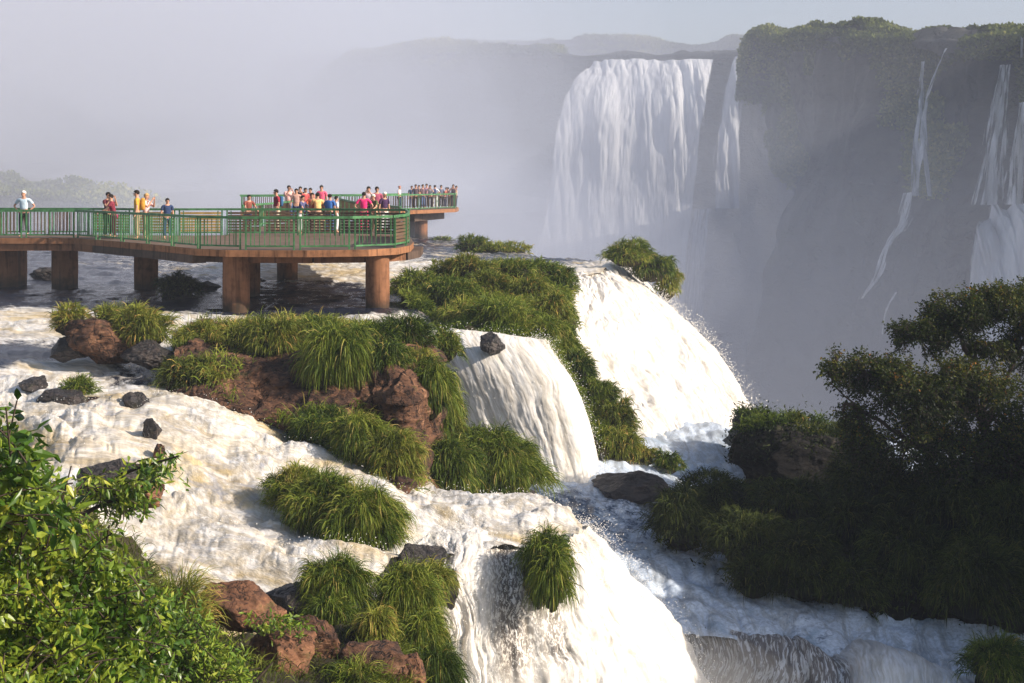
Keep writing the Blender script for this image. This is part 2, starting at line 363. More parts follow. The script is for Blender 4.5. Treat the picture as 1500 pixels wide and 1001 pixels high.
PL = [(870,698,-8.45,.9),(830,740,-8.75,.5),(800,750,-8.8,.4),(900,690,-8.5,.95),(960,690,-8.75,.9),(1040,706,-9.15,.8),(900,760,-8.95,.55),(1000,740,-9.1,.6),(960,790,-9.2,.6),(880,800,-9.1,.7),(940,830,-9.35,.65),
 (1000,850,-9.5,.75),(930,880,-9.6,.8),(1100,870,-9.65,.8),(1020,900,-9.75,.8),(1150,905,-9.85,.7),(1250,900,-9.85,.75),(1350,935,-10.1,.75),(1250,960,-10.25,.7),(1400,975,-10.4,.8),(1500,960,-10.3,.7),(1300,1001,-10.8,.9),(700,780,-8.8,.5),(1500,1060,-11,.7),(1150,720,-9.5,.7),(1600,900,-9.9,.6)]
evP = rbf([(*PZ(a, b, z)[:2], z, f) for a, b, z, f in PL])
Yv = np.linspace(22.5, 42.5, 300); Xv = np.linspace(-2.5, 17, 300)
Yg, Xg = np.meshgrid(Yv, Xv, indexing='ij'); E = evP(Xg, Yg); zb = E[..., 0]; fo = np.clip(E[..., 1], .3, 1.0)*.92
zb = zb+.10*fbm(Xg*.7, Yg*.9, 0, 4, 12)+.09*billow(Xg*1.3, Yg*1.3, 0, 4, 13, .6)*fo
ledge = [P(700,880,24.5)[:2], P(940,905,26.4)[:2], P(1010,922,26.7)[:2], P(1120,945,26.2)[:2], P(1235,985,25.4)[:2], P(1390,1010,24.6)[:2], (17.5, 24.0), (17.5, 43), (-3, 43), (-3, 24)]
Xg, Yg, keepP = snap(Xg, Yg, ledge)
o = gmesh('pool_water', np.stack([Xg, Yg, zb], -1), M['pool'], {'foam': fo, 'thin': fo*0}, keep=keepP)
tag(o, 'shaded blue white pool running off to the lower right', kind='structure')
# tail water below the foreground drop
Yg, Xg = np.meshgrid(np.linspace(14, 28, 120), np.linspace(-6, 18, 160), indexing='ij')
z = -11.4+.12*fbm(Xg, Yg, 0, 3, 5)+.15*billow(Xg*.9, Yg*.9, 0, 4, 6)
tag(gmesh('tail_water', np.stack([Xg, Yg, z], -1), M['pool'], {'foam': z*0+1, 'thin': z*0}), 'foaming water below the front cascade', kind='structure')

def fall(name, C, H, W, mat, amp, label, thin=None, fx=1.2, fy=.28, seed=0, foam=1.15):
    C = np.array(C, float); hz = C[0]-C[1]; hz[:, 2] = 0; hz /= np.linalg.norm(hz, axis=1, keepdims=True)+1e-9
    C = np.concatenate([[C[0]+hz*1.1+[0,0,-.42]], C])       # dives under the river upstream of the lip
    G = patch(C, H, W); n = normals(G)
    if n[..., 1].mean() > 0: n = -n
    h, w = G.shape[:2]
    su = np.gradient(G, axis=1); su /= np.linalg.norm(su, axis=-1, keepdims=True)+1e-9
    G = G+su*(amp*1.3*fbm(G[...,0]*.9, G[...,1]*.9, G[...,2]*.9, 4, seed+80))[..., None]
    du = np.concatenate([np.zeros((h,1)), np.cumsum(np.linalg.norm(np.diff(G, axis=1), axis=-1), 1)], 1); dv = np.concatenate([np.zeros((1,w)), np.cumsum(np.linalg.norm(np.diff(G, axis=0), axis=-1), 0)], 0)
    t = np.linspace(0, 1, h)[:, None]
    u = np.broadcast_to(du.mean(0)[None], (h, w)); v = dv
    warp = .35*fbm(u*.4, v*.3, 0, 2, seed+40)
    d = amp*(.8*billow(u*fx+warp, v*fy, 0, 5, seed, .47)+.35*billow(u*fx*2.2, v*fx*.7, 3, 4, seed+5, .48)*(.25+t)+.05*billow(u*7, v*3, 0, 2, seed+7))
    d = d*np.clip(t*5, .3, 1)
    G = G+n*d[..., None]
    th = np.zeros((h, w)) if thin is None else thin(u/np.maximum(u.max(), 1e-6), np.broadcast_to(t, (h, w)))
    o = gmesh(name, G, mat, {'foam': np.full((h, w), foam), 'thin': th})
    return tag(o, label, kind='structure'), G
def cols(L):  # list of columns, each list of (px,py,d) top to bottom -> rows
    return [[P(*c[r]) for c in L] for r in range(len(L[0]))]
# right-hand big cascade
CA = cols([[(826,402,55.5),(826,414,52),(832,470,45),(836,540,41),(880,620,39),(948,700,37.2)],
           [(846,401,56),(850,416,53),(862,470,48),(880,540,43.5),(930,620,40.5),(985,705,37.8)],
           [(868,397,57.3),(876,412,55),(900,465,50.5),(930,540,46),(978,620,42),(1030,712,38.6)],
           [(885,393,58.6),(902,406,57),(945,455,54),(988,530,50),(1032,620,45),(1075,712,40)],
           [(895,388,60.5),(918,402,60),(972,448,57.5),(1030,515,54),(1082,615,48.5),(1120,712,43)],
           [(899,386,62),(930,405,61.5),(992,458,59.5),(1052,520,57),(1112,620,53),(1160,715,48)],
           [(905,388,64),(935,412,65),(985,470,66),(1045,540,67),(1105,640,66),(1150,740,66)]])
_, GA = fall('waterfall_water', CA, 330, 300, M['fall'], .17, 'broad cream white waterfall on the far side of the grassy strip', fx=.75, fy=.2, seed=60)
CB = cols([[(618,486,37.5),(622,496,36.3),(632,540,35.4),(650,600,35),(668,660,34.8),(690,730,34.4)],
           [(660,484,37),(662,496,35.8),(678,545,34.9),(700,600,34.6),(722,660,34.4),(740,725,34.2)],
           [(710,487,36.5),(712,502,35.4),(735,545,34.6),(755,600,34.3),(775,660,34.2),(790,722,34)],
           [(760,492,36.4),(764,506,35.3),(788,545,34.6),(806,600,34.3),(822,660,34.2),(836,716,34)],
           [(790,496,36.6),(800,512,35.6),(826,552,35),(846,600,34.8),(862,655,34.7),(872,706,34.6)],
           [(798,496,38),(812,512,37.5),(838,555,37),(860,605,37),(876,660,37),(884,704,37)]])
def thB(u, t): return np.exp(-((u-.62-.25*t)/.05)**2-((t-.3)/.16)**2)*.9+.6*np.exp(-((u-.93)/.04)**2)
_, GB = fall('waterfall_water', CB, 280, 260, M['fall'], .065, 'cream white waterfall behind the grassy red outcrop', thin=thB, fx=.9, fy=.25, seed=20)
CC = cols([[(540,838,21.2),(548,850,20.5),(560,890,20.2),(590,960,19.9),(600,1060,19.7),(600,1230,19.6)],
           [(596,790,22.3),(600,803,21.6),(606,845,21.2),(630,920,20.9),(640,1030,20.7),(640,1190,20.6)],
           [(650,775,22.9),(655,792,21.9),(660,835,21.3),(672,920,20.9),(680,1030,20.7),(680,1190,20.6)],
           [(710,768,23.3),(712,784,22.2),(716,822,21.5),(725,920,21),(730,1030,20.8),(735,1185,20.6)],
           [(770,764,23.8),(776,778,22.7),(784,815,21.9),(800,910,21.4),(812,1020,21.1),(820,1180,20.9)],
           [(825,768,24),(836,782,23.1),(856,818,22.4),(890,905,22),(918,1010,21.7),(940,1160,21.3)],
           [(846,772,24.2),(866,788,23.8),(900,826,23.3),(950,905,23),(1002,990,22.7),(1050,1130,22.3)],
           [(838,768,25),(862,784,24.8),(898,820,24.6),(946,880,24.6),(1000,960,24.6),(1050,1060,24.6)],
           [(740,752,25.6),(744,756,26),(750,780,27),(760,810,27.3),(770,850,27.4),(780,900,27.5)],
           [(640,722,26.2),(644,730,26.5),(650,760,27.5),(660,800,27.8),(670,850,28),(680,900,28)]])
def thC(u, t):
    a = 1.1*np.exp(-((u-.252-.02*(t-.6))/.034)**2)*smooth_in(.36,.44,t)*(1-smooth_in(.72,.84,t))
    c = .9*np.exp(-((u-.315)/.022)**2)*smooth_in(.55,.62,t)*(1-smooth_in(.74,.82,t))
    b = 1.2*np.exp(-((u-.135)/.04)**2)*smooth_in(.30,.38,t)*(1-smooth_in(.52,.62,t))
    e = .8*smooth_in(.2,.24,u)*(1-smooth_in(.28,.33,u))*smooth_in(.2,.26,t)*(1-smooth_in(.33,.4,t))
    return np.clip(a+b+c+e*.8, 0, 1)
_, GC = fall('waterfall_water', CC, 330, 420, M['fall'], .12, 'white cascade breaking over the lip in front of the pool', thin=thC, fx=1.3, fy=.5, seed=90)
# dark ledge with veils, lower right
CD = cols([[(985,905,27.6),(1000,918,27),(1010,960,26.8),(1000,1010,26.7),(1000,1090,26.6)],
           [(1040,918,27.4),(1050,930,26.8),(1062,965,26.4),(1050,1010,26.3),(1050,1090,26.2)],
           [(1110,930,27),(1115,944,26.3),(1120,975,25.9),(1110,1020,25.8),(1110,1100,25.7)],
           [(1170,938,26.9),(1180,950,26.2),(1188,985,25.6),(1180,1030,25.5),(1180,1110,25.4)],
           [(1212,958,26.4),(1232,972,25.8),(1240,1000,25.4),(1235,1040,25.2),(1235,1120,25.1)],
           [(1262,940,26.6),(1275,958,25.4),(1280,990,24.9),(1275,1040,24.6),(1270,1120,24.5)],
           [(1330,960,26),(1345,975,25.2),(1350,1005,24.7),(1350,1050,24.5),(1350,1120,24.3)],
           [(1400,990,25.2),(1420,1005,24.6),(1430,1030,24.2),(1430,1060,24),(1430,1130,24)],
           [(1560,1000,25.2),(1570,1015,24.6),(1580,1040,24.2),(1580,1070,24),(1580,1140,24)]])
def thD(u, t): return np.clip(1.0*(1-smooth_in(.40,.46,u))*smooth_in(.04,.16,t), 0, 1)
_, GD = fall('waterfall_water', CD, 120, 320, M['ledge'], .09, 'thin veils of water over a dark ledge at the lower right', thin=thD, fx=1.6, fy=.5, seed=140)

# ---------------------------------------------------------------- spray thrown off the falls
def spray(name, pts, sizes, label, mat):
    V0, F0 = ICO[0]; n = len(pts)
    A = R.normal(size=(n, 3))*.25+1
    V = V0[None]*sizes[:, None, None]*A[:, None]+pts[:, None]
    Fc = F0[None]+(np.arange(n)*12)[:, None, None]
    return tag(mk(name, V.reshape(-1, 3), Fc.reshape(-1, 3), mat, None, True), label, kind='stuff')
M['spray'] = solid('spray_drops', (.86,.84,.8), .4, .05, 4)
def along(G, n, rr, cc, out, drop):
    h, w = G.shape[:2]; i = (R.uniform(*rr, n)*(h-1)).astype(int); j = (R.uniform(*cc, n)*(w-1)).astype(int)
    p = G[i, j]; nn = normals(G)[i, j]
    if nn[:, 1].mean() > 0: nn = -nn
    return p+nn*(np.abs(R.normal(size=(n,1)))*out)+R.normal(size=(n,3))*out*.4+np.array([0,0,-1])*R.rand(n,1)*drop
pts = np.concatenate([along(GA, 6000, (.1,1), (.6,.86), .28, .1), along(GA, 1200, (.02,.3), (0,1), .15, 0), along(GA, 900, (.2,1), (0,.12), .15, .1)])
spray('spray', pts, R.uniform(.007,.024,len(pts)), 'spray thrown off the edge of the broad far waterfall', M['spray'])
pts = np.concatenate([along(GB, 1300, (.05,1), (.72,.98), .14, .1), along(GB, 900, (.02,.9), (0,1), .12, .05)])
spray('spray', pts, R.uniform(.004,.012,len(pts)), 'spray around the waterfall behind the red outcrop', M['spray'])
pts = np.concatenate([along(GC, 9000, (.1,.9), (.08,.75), .16, .15), along(GC, 3000, (.05,.9), (.58,.76), .2, .1), along(GC, 1500, (.0,.1), (.1,1), .1, 0)])
spray('spray', pts, R.uniform(.003,.009,len(pts)), 'droplets flying off the front cascade', M['spray'])
ii, jj = np.nonzero((rap > .7) & keep & (dz > .03)); q = R.choice(len(ii), 9000); pts = G[ii[q], jj[q]]+R.normal(size=(9000,3))*.03+np.array([0,0,1])*(np.abs(R.normal(size=(9000,1)))*.07)
spray('spray', pts, R.uniform(.003,.010,9000), 'droplets tossed up all over the white rapids', M['spray'])
# ================================================================ gorge, far cliffs, forest
tag(mk('gorge_floor', [(-1500,-30,-62),(1500,-30,-62),(1500,2500,-62),(-1500,2500,-62)], [(0,1,2,3)], M['silt']), 'bed of the gorge far below', kind='structure')
def cliff(name, top, label, base=-60, H=150, W=260, tier=None, amp=3, seed=0, back=160, drop=0, bdir=None):
    T = np.array([P(*t) for t in top])
    C = []
    d = np.gradient(T[:, :2], axis=0); nn = np.stack([d[:,1], -d[:,0]], 1); nn /= np.linalg.norm(nn, axis=1, keepdims=True)
    nn *= np.where((nn[:, 1] > 0), -1, 1)[:, None]
    bd = -nn if bdir is None else np.array([bdir])
    Cb = T.copy(); Cb[:, :2] += bd*back
    Ct0 = T.copy(); Ct0[:, :2] += bd*6
    rowsC = [Cb, Ct0, T]
    zs = np.linspace(0, 1, 7)[1:]; T[:, 2] -= drop; Cb[:, 2] -= drop; Ct0[:, 2] -= drop
    for k, s in enumerate(zs):
        r = T.copy(); r[:, 2] = T[:, 2]*(1-s)+base*s
        off = 1.5+4*s
        if tier: off = off+tier[1]*(r[:, 2] < tier[0])
        r[:, :2] += nn*(np.array(off).reshape(-1,1) if np.ndim(off) else off); rowsC.append(r)
    G = patch(rowsC, H, W); n = normals(G)
    if n[..., 1].mean() > 0: n = -n
    x, y, z = G[..., 0], G[..., 1], G[..., 2]
    D = amp*(fbm(x*.05, y*.05, z*.03, 5, seed)+.45*fbm(x*.16, y*.16, z*.06, 4, seed+3)+.3*np.abs(vn(x*.04, y*.04, z*.16, seed+6)))
    D[:int(H*.2)] *= .3
    G = G+n*D[..., None]
    tag(gmesh(name, G, M['far']), label, kind='structure'); return G
GR = cliff('cliff_hill', [(1142,122,222),(1148,96,212),(1156,62,202),(1168,38,192),(1186,26,182),(1210,33,172),(1230,34,166),(1270,27,160),(1340,32,150),(1400,34,142),(1440,30,137),(1500,36,130),(1570,28,122),(1660,10,112),(1800,-40,100)], 'dark rock wall with green top at the right of the gorge', tier=(-5,5), seed=3, amp=2.5, drop=3.3, bdir=(.99,.14))
GF = cliff('cliff_hill', [(480,150,300),(530,104,292),(580,92,286),(640,86,280),(720,84,275),(800,84,272),(850,91,270),(930,90,268),(1000,90,266),(1060,88,264),(1130,86,262),(1250,80,262)], 'hazy rock wall on either side of the great distant fall', tier=(-8,5), seed=9, amp=2.2)
GH = cliff('hill', [(400,95,420),(520,84,415),(600,74,412),(700,70,410),(780,68,405),(860,62,400),(940,66,400),(1000,74,400),(1045,72,395),(1075,62,390),(1110,72,390),(1180,95,390)], 'hazy wooded hill beyond the great fall', seed=15, H=60, W=160, back=60, amp=1.4)
GL = cliff('hill', [(-400,210,150),(-150,240,148),(-30,250,146),(20,258,145),(60,268,144),(120,272,143),(170,276,142),(215,290,141),(250,303,140),(280,325,139)], 'low wooded hill behind the walkway at the left', base=-40, seed=21, H=70, W=160, amp=2, drop=1.7)
def leaves(n, pos, nrm, L, Wd, drop=.3, rnd=.8, curl=0):
    """n leaf blades: 6-point folded leaf each; returns verts (n,6,3) and faces"""
    d = nrm+R.normal(size=(n,3))*rnd; d[:, 2] -= drop; d /= np.linalg.norm(d, axis=1, keepdims=True)
    r = R.normal(size=(n,3)); s = np.cross(d, r); s /= np.linalg.norm(s, axis=1, keepdims=True); u = np.cross(s, d)
    L = np.broadcast_to(L, (n,))[:, None]; Wd = np.broadcast_to(Wd, (n,))[:, None]
    p0 = pos; m1 = pos+d*L*.35+s*Wd*.5+u*Wd*.16; m2 = pos+d*L*.35-s*Wd*.5+u*Wd*.16; c = pos+d*L*.4; q1 = pos+d*L*.72+s*Wd*.32-u*L*.03; q2 = pos+d*L*.72-s*Wd*.32-u*L*.03; t = pos+d*L-u*L*.12
    V = np.stack([p0, m1, q1, t, q2, m2, c], 1)
    f = np.array([(0,1,6),(1,2,6),(2,3,6),(3,4,6),(4,5,6),(5,0,6)])
    Fc = f[None]+(np.arange(n)*7)[:, None, None]
    return V.reshape(-1, 3), Fc.reshape(-1, 3)
def clump_forest(name, G, r0, r1, n, size, label, dens=None, up=.0, cols=(0,1)):
    h, w = G.shape[:2]; i = R.uniform(r0*(h-1), r1*(h-1), n).astype(int); j = R.uniform(cols[0]*(w-1), cols[1]*(w-1), n).astype(int)
    p = G[i, j]; k = fbm(p[:,0]*.07, p[:,1]*.07, p[:,2]*.07, 3, 44)
    s = (i/(h-1)-r0)/(r1-r0)
    ok = k > (np.maximum(s-.35, 0)*2.2-.9); p = p[ok]; k = k[ok]; m = len(p); pp = []; tt = []
    for q in range(26):
        e = R.normal(size=(m,3)); e /= np.linalg.norm(e, axis=1, keepdims=True); e[:, 2] = np.abs(e[:, 2])*1.1
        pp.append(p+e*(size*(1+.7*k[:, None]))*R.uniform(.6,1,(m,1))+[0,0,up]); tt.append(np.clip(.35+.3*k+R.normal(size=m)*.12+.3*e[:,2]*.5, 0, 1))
    pp = np.concatenate(pp); tt = np.concatenate(tt)
    V, Fc = leaves(len(pp), pp, R.normal(size=(len(pp),3))*.5+[0,0,.4], size*.42, size*.3, 0, .6)
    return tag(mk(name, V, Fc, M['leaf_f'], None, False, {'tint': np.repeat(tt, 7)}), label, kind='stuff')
clump_forest('forest', GR, .14, .42, 17000, 1.25, 'green growth over the top of the dark rock wall')
clump_forest('forest', GF, .12, .29, 3500, 1.5, 'hazy growth on the rim left of the great fall', cols=(0,.5))
clump_forest('forest', GH, .15, .4, 4000, 1.3, 'hazy trees on the hill beyond the great fall')
clump_forest('forest', GL, .15, .6, 3600, 1.0, 'hazy trees on the low hill at the left')
def ffall(C, H, W, mat, label, amp, thin, fx=.25, seed=0):
    G = patch(cols(C), H, W); n = normals(G)
    if n[..., 1].mean() > 0: n = -n
    h, w = G.shape[:2]; u = np.linspace(0,1,w)[None]+np.zeros((h,1)); t = np.linspace(0,1,h)[:, None]+np.zeros((1,w))
    G = G+n*(amp*billow(G[...,0]*fx, G[...,1]*fx*.3, G[...,2]*.05, 4, seed))[..., None]
    th = thin(u, t)
    return tag(gmesh('waterfall_water', G, mat, {'foam': th*0+1, 'thin': th}), label, kind='structure')
ed = lambda u, a: 1-smooth_in(0, a, u)+smooth_in(1-a, 1, u)
ffall([[(868,90,255),(838,124,249),(818,180,245),(800,300,239),(770,420,233),(740,620,227)],
       [(905,88,253),(890,120,248),(875,180,243),(862,300,238),(845,420,232),(830,620,225)],
       [(950,87,252),(940,120,247),(932,180,242),(925,300,237),(915,420,231),(905,620,223)],
       [(1000,87,250),(992,120,245),(988,180,240),(978,300,235),(970,420,229),(965,620,221)],
       [(1046,87,249),(1040,120,244),(1030,180,239),(1015,300,234),(1005,420,228),(1000,620,219)]], 160, 220, M['farfall'], 'great pale curtain waterfall in the distance', .5, lambda u,t: .5*ed(u,.05)+.03*t, .22, 5)
ffall([[(1074,85,243),(1058,130,240),(1048,200,237),(1036,308,233)],
       [(1084,83,242),(1075,130,239),(1066,200,236),(1064,306,232)],
       [(1094,84,241),(1093,130,238),(1092,200,235),(1096,306,231)]], 110, 50, M['farfall'], 'narrow plunging fall beside the great pale curtain', .6, lambda u,t: .16+.4*ed(u,.45)+.06*t, .3, 8)
ffall([[(1004,308,234),(1002,360,231),(990,470,228)],[(1030,306,233),(1024,360,230),(1016,470,227)],[(1048,306,232),(1040,360,229),(1034,470,226)]], 60, 40, M['thinfall'], 'faint trickles below the ledge of the narrow fall', .6, lambda u,t: .42+.3*ed(u,.3), .3, 9)
def ribbon(path, wds, label, dd=6.0, seed=0):
    wds = [w_*1.25 for w_ in wds]
    L = []; pth = np.array(path, float)
    for k in (-1, -.4, .4, 1): L.append([(x+k*w, y, d) for (x, y, d), w in zip(pth-[0,0,4], wds)])
    return ffall(L, 120, 26, M['thinfall'], label, .5, lambda u,t: .4+.35*ed(u,.5), .5, seed)
ribbon([(1354,88,134),(1350,130,133),(1346,180,131.5),(1344,215,130.5),(1340,288,129)], [4,8,10,15,10], 'thin broken trickle down the middle of the dark wall', seed=2)
ribbon([(1385,72,133),(1372,100,132.5),(1356,150,131.5),(1352,190,131),(1362,288,129)], [3,3,5,9,8], 'side thread of the broken trickle on the dark wall', seed=3)
ribbon([(1332,282,124),(1322,325,123.4),(1300,360,122.6),(1288,400,121.6),(1262,438,120.8)], [11,16,11,12,8], 'slanting foot of the broken trickle on the lower wall', seed=4)
ribbon([(1312,428,121),(1300,450,120.5),(1292,490,120)], [4,4,4], 'short wisp of falling water low on the wall', seed=6)
ribbon([(1472,95,123),(1464,150,122),(1456,220,121),(1448,300,120)], [12,20,24,38], 'white fall near the top right corner', seed=5)
ribbon([(1500,150,118),(1494,200,117.5),(1490,300,117)], [12,18,30], 'white fall cut by the edge beside the corner fall', seed=7)
ribbon([(1500,52,119),(1499,66,119),(1498,84,119)], [5,6,6], 'short bright spill on the green rim at the corner', seed=11)
ffall([[(1450,300,118),(1432,340,116),(1415,420,114),(1400,520,112)],[(1480,304,117),(1466,340,115),(1456,420,113),(1450,520,111)],[(1530,300,116),(1520,340,114),(1510,420,112),(1500,520,110)]], 90, 90, M['farfall'], 'spreading lower apron of the corner falls', 1.2, lambda u,t: .08+.4*ed(u,.2), .35, 6)

# ================================================================ near rock, banks
def loftrock(name, C, H, W, mat, amp, seed, label, kind=None, cat='rock', strat=.5, blk=1.3):
    G = patch(C, H, W); n = normals(G)
    x, y, z = G[...,0], G[...,1], G[...,2]
    c = G.reshape(-1,3).mean(0)
    if ((n*(G-c)).sum(-1)).mean() < 0: n = -n
    st = vn(x*.3, y*.3, z*3.2, seed+9)
    D = amp*(fbm(x*.9, y*.9, z*1.1, 5, seed)+strat*st+.5*np.abs(vn(x*2.2, y*2.2, z*2.5, seed+4))-.5*np.abs(vn(x*1.1,y*1.1,z*.6,seed+14)))
    D = D+amp*blk*np.round(2.4*vn(x*.8+5, y*.8, z*1.5, seed+21)+.8*vn(x*2.1, y*2.1, z*2.6, seed+22))/2.4
    G = G+n*D[..., None]
    if name == 'bank_hill': G[..., 2] -= .3
    o = gmesh(name, G, mat)
    if kind: tag(o, label, kind=kind)
    else: tag(o, label, cat)
    return o, G
OC = [[PZ(250,490,-4.75),PZ(300,487,-4.7),PZ(385,486,-4.7),PZ(460,486,-4.7),PZ(540,488,-4.7),PZ(600,494,-4.75),PZ(640,505,-4.9)],
      [PZ(255,500,-4.35),PZ(300,492,-4.25),PZ(385,488,-4.2),PZ(460,488,-4.2),PZ(540,490,-4.2),PZ(600,500,-4.3),PZ(648,510,-4.8)],
      [PZ(258,530,-4.45),PZ(310,522,-4.35),PZ(385,520,-4.3),PZ(460,520,-4.25),PZ(540,525,-4.3),PZ(605,530,-4.4),P(655,530,32.6)],
      [PZ(246,560,-4.8),PZ(316,545,-4.6),PZ(395,552,-4.6),PZ(468,560,-4.7),PZ(545,570,-4.8),PZ(612,575,-4.9),P(668,580,32.4)],
      [PZ(244,575,-4.95),PZ(320,575,-4.85),PZ(405,590,-5.1),PZ(478,610,-5.3),PZ(550,625,-5.6),PZ(614,640,-5.8),P(678,640,32.6)],
      [PZ(246,590,-5.1),PZ(325,602,-5.2),PZ(420,635,-5.65),PZ(490,670,-5.95),PZ(560,705,-6.3),PZ(612,735,-6.65),P(690,735,33)],
      [PZ(248,600,-5.5),PZ(330,612,-5.6),PZ(425,650,-6.2),PZ(495,690,-6.6),PZ(562,730,-7),PZ(612,760,-7.3),P(692,790,33)]]
_, GOC = loftrock('rock_outcrop', OC, 220, 300, M['rock'], .16, 5, 'large red brown rock outcrop draped with grass above the rapids')
# core of the grassy island and the strip between the two falls
GI = [[PZ(585,425,-4.6),PZ(640,400,-4.6),PZ(700,392,-4.6),PZ(780,392,-4.6),PZ(828,400,-4.6),P(835,405,53)],
      [PZ(590,435,-4.3),P(640,412,47),P(700,405,48),P(780,402,50),P(822,408,51),P(834,440,48)],
      [PZ(600,450,-4.4),P(650,440,43),P(710,432,43.5),P(780,432,44),P(822,440,45),P(842,500,42)],
      [P(620,458,41),P(665,465,39.5),P(730,470,39),P(780,482,39),P(830,520,39.3),P(890,590,38.4)],
      [P(640,475,39),P(680,485,37.6),P(740,498,36.8),P(800,516,36.7),P(850,590,37.0),P(930,655,37)],
      [P(645,490,38.4),P(690,505,37),P(745,520,36.4),P(805,560,36.5),P(872,660,36),P(972,695,36.4)]]
_, GI = loftrock('grassy_island', GI, 140, 180, M['mound'], .18, 8, 'grass covered island between the river and the two falls', cat='island', blk=.3)
# headland on the right; its unseen far end is raised to throw shade
HL = [[PZ(930,815,-9.6),PZ(1060,868,-9.9),PZ(1190,900,-10.2),PZ(1390,950,-10.7),P(1600,990,26),PZ(2000,1050,-11.6),(22,14,-12.5),(34,8,-12)],
      [P(955,795,31),P(1070,835,29),P(1190,855,28.3),P(1380,885,27.5),P(1600,880,27),P(2000,850,26),(23,16,-4),(36,10,-2)],
      [P(985,755,32.4),P(1080,785,30.5),P(1200,785,30),P(1380,775,29.5),P(1600,700,29),P(2000,560,28),(24,18,2.6),(38,13,5)],
      [P(1020,725,34),P(1100,735,33),P(1220,728,32.5),P(1400,700,32),P(1600,600,31),P(2000,480,31),(25,22,3.0),(40,20,6)],
      [P(1060,705,36.4),P(1110,716,35),P(1240,712,34.8),P(1400,690,35),P(1600,600,34.5),P(2000,500,35),(26,27,2.0),(42,29,5)],
      [P(1075,712,37.6),P(1118,715,37.8),P(1250,720,38),P(1400,730,38.5),P(1600,740,39),P(2000,740,40),(28,36,-6),(44,40,-6)],
      [P(1078,800,37.8),P(1120,800,38),P(1250,800,38.4),P(1400,800,39),P(1600,820,40),P(2000,820,42),(28,44,-20),(44,50,-20)]]
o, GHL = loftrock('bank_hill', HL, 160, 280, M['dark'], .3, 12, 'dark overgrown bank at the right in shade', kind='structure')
CBk = [[P(1086,712,37),P(1088,690,37.2),P(1084,655,37.2),P(1090,632,37.3),P(1100,626,37.8)],
       [P(1105,714,36.2),P(1104,690,36.2),P(1102,655,36.2),P(1106,630,36.4),P(1110,624,37.2)],
       [P(1150,718,35.8),P(1150,690,35.8),P(1150,660,35.9),P(1150,638,36.1),P(1150,632,37)],
       [P(1210,718,35.6),P(1210,690,35.7),P(1210,665,35.8),P(1210,645,36),P(1210,640,37)],
       [P(1290,716,35.6),P(1290,690,35.7),P(1290,665,35.8),P(1290,650,36),P(1290,645,37)]]
CBk = [[c[r] for c in CBk] for r in range(5)]
top2 = [p+np.array([0,2.4,-.25]) for p in CBk[-1]]; bk = [p+np.array([.1,3,-3.5]) for p in CBk[-1]]
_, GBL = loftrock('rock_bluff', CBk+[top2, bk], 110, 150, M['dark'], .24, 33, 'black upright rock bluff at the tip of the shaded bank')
# near bank under the shrubs
NB = [[P(-300,560,14),P(40,690,18.5),P(180,790,19.6),P(285,880,19.6),P(420,885,19.3),P(540,895,19.2),P(600,930,18.6),P(640,1001,17.6)],
      [P(-300,600,13.4),P(30,740,16.2),P(170,840,17.2),P(285,905,18.2),P(420,910,18.4),P(540,915,18.3),P(590,960,17.6),P(625,1040,16.8)],
      [P(-300,740,9),P(30,900,11),P(200,960,12.5),P(300,985,14),P(420,985,15.2),P(540,985,15.6),P(590,1020,15.4),P(620,1100,15)],
      [P(-400,900,6.5),P(0,1100,8),P(200,1150,9),P(300,1150,10),P(420,1150,11),P(540,1150,12),P(600,1180,12.4),P(640,1280,12.6)],
      [(-5,2,-2.2),(-3,2,-2.3),(-1.5,2.5,-2.4),(-.5,3,-2.8),(.5,4,-3.4),(1.2,5,-4.5),(1.6,6,-6),(2,7,-9)]]
_, GNB = loftrock('bank_ground', NB, 160, 200, M['bank'], .12, 17, 'overgrown near bank below the viewpoint', kind='structure')
# solid body of rock under the rapids and behind the cascades
UB_off = [[(-40,12,-12),(-8,13,-12),P(545,1200,19.2),P(640,1200,20.2),P(800,1200,20.4),P(930,1100,21.2),P(1000,1000,22.6)],
      [(-40,12,-6.9),(-8,13,-7.1),P(545,872,19.6),P(640,808,21),P(800,800,21.6),P(850,812,22.6),P(880,830,23.6)],
      [(-40,30,-5.4),P(100,600,26),P(300,640,25.8),P(480,735,24.6),P(640,750,24.8),P(790,770,24.6),P(845,790,24.4)],
      [(-40,32,-6),P(100,700,28),P(300,700,27),P(480,760,26),P(640,770,25.8),P(770,775,26),P(800,800,26.4)],
      [(-40,33,-12),P(100,900,28),P(300,900,27),P(480,900,26),P(640,900,26.6),P(770,900,26.6),P(800,900,27)]]
#loftrock('rock_ledge', UB, 120, 160, M['wet'], .06, 51, 'wet dark rock ledge that carries the front rapids')
# ================================================================ grass tussocks
def blades(root, dr, L, wd, g, S=5):
    n = len(root); p = root; st = L/S; pts = [p]
    for i in range(S):
        p = p+dr*st[:, None]; pts.append(p)
        dr = dr+np.stack([0*g, 0*g, -g*(1+.5*i)], 1); dr /= np.linalg.norm(dr, axis=1, keepdims=True)
    pts = np.stack(pts, 1)
    t = np.gradient(pts, axis=1); sd = np.cross(t, R.normal(size=(n,1,3))); sd /= np.linalg.norm(sd, axis=2, keepdims=True)+1e-9
    prof = np.array([.8, 1, 1, .8, .5, .08])[None, :, None]*wd[:, None, None]
    V = np.stack([pts-sd*prof, pts+sd*prof], 2).reshape(-1, 3)
    b = (np.arange(n)*12)[:, None, None]; q = np.array([(2*i, 2*i+1, 2*i+3, 2*i+2) for i in range(S)])[None]
    return V, (b+q).reshape(-1, 4)
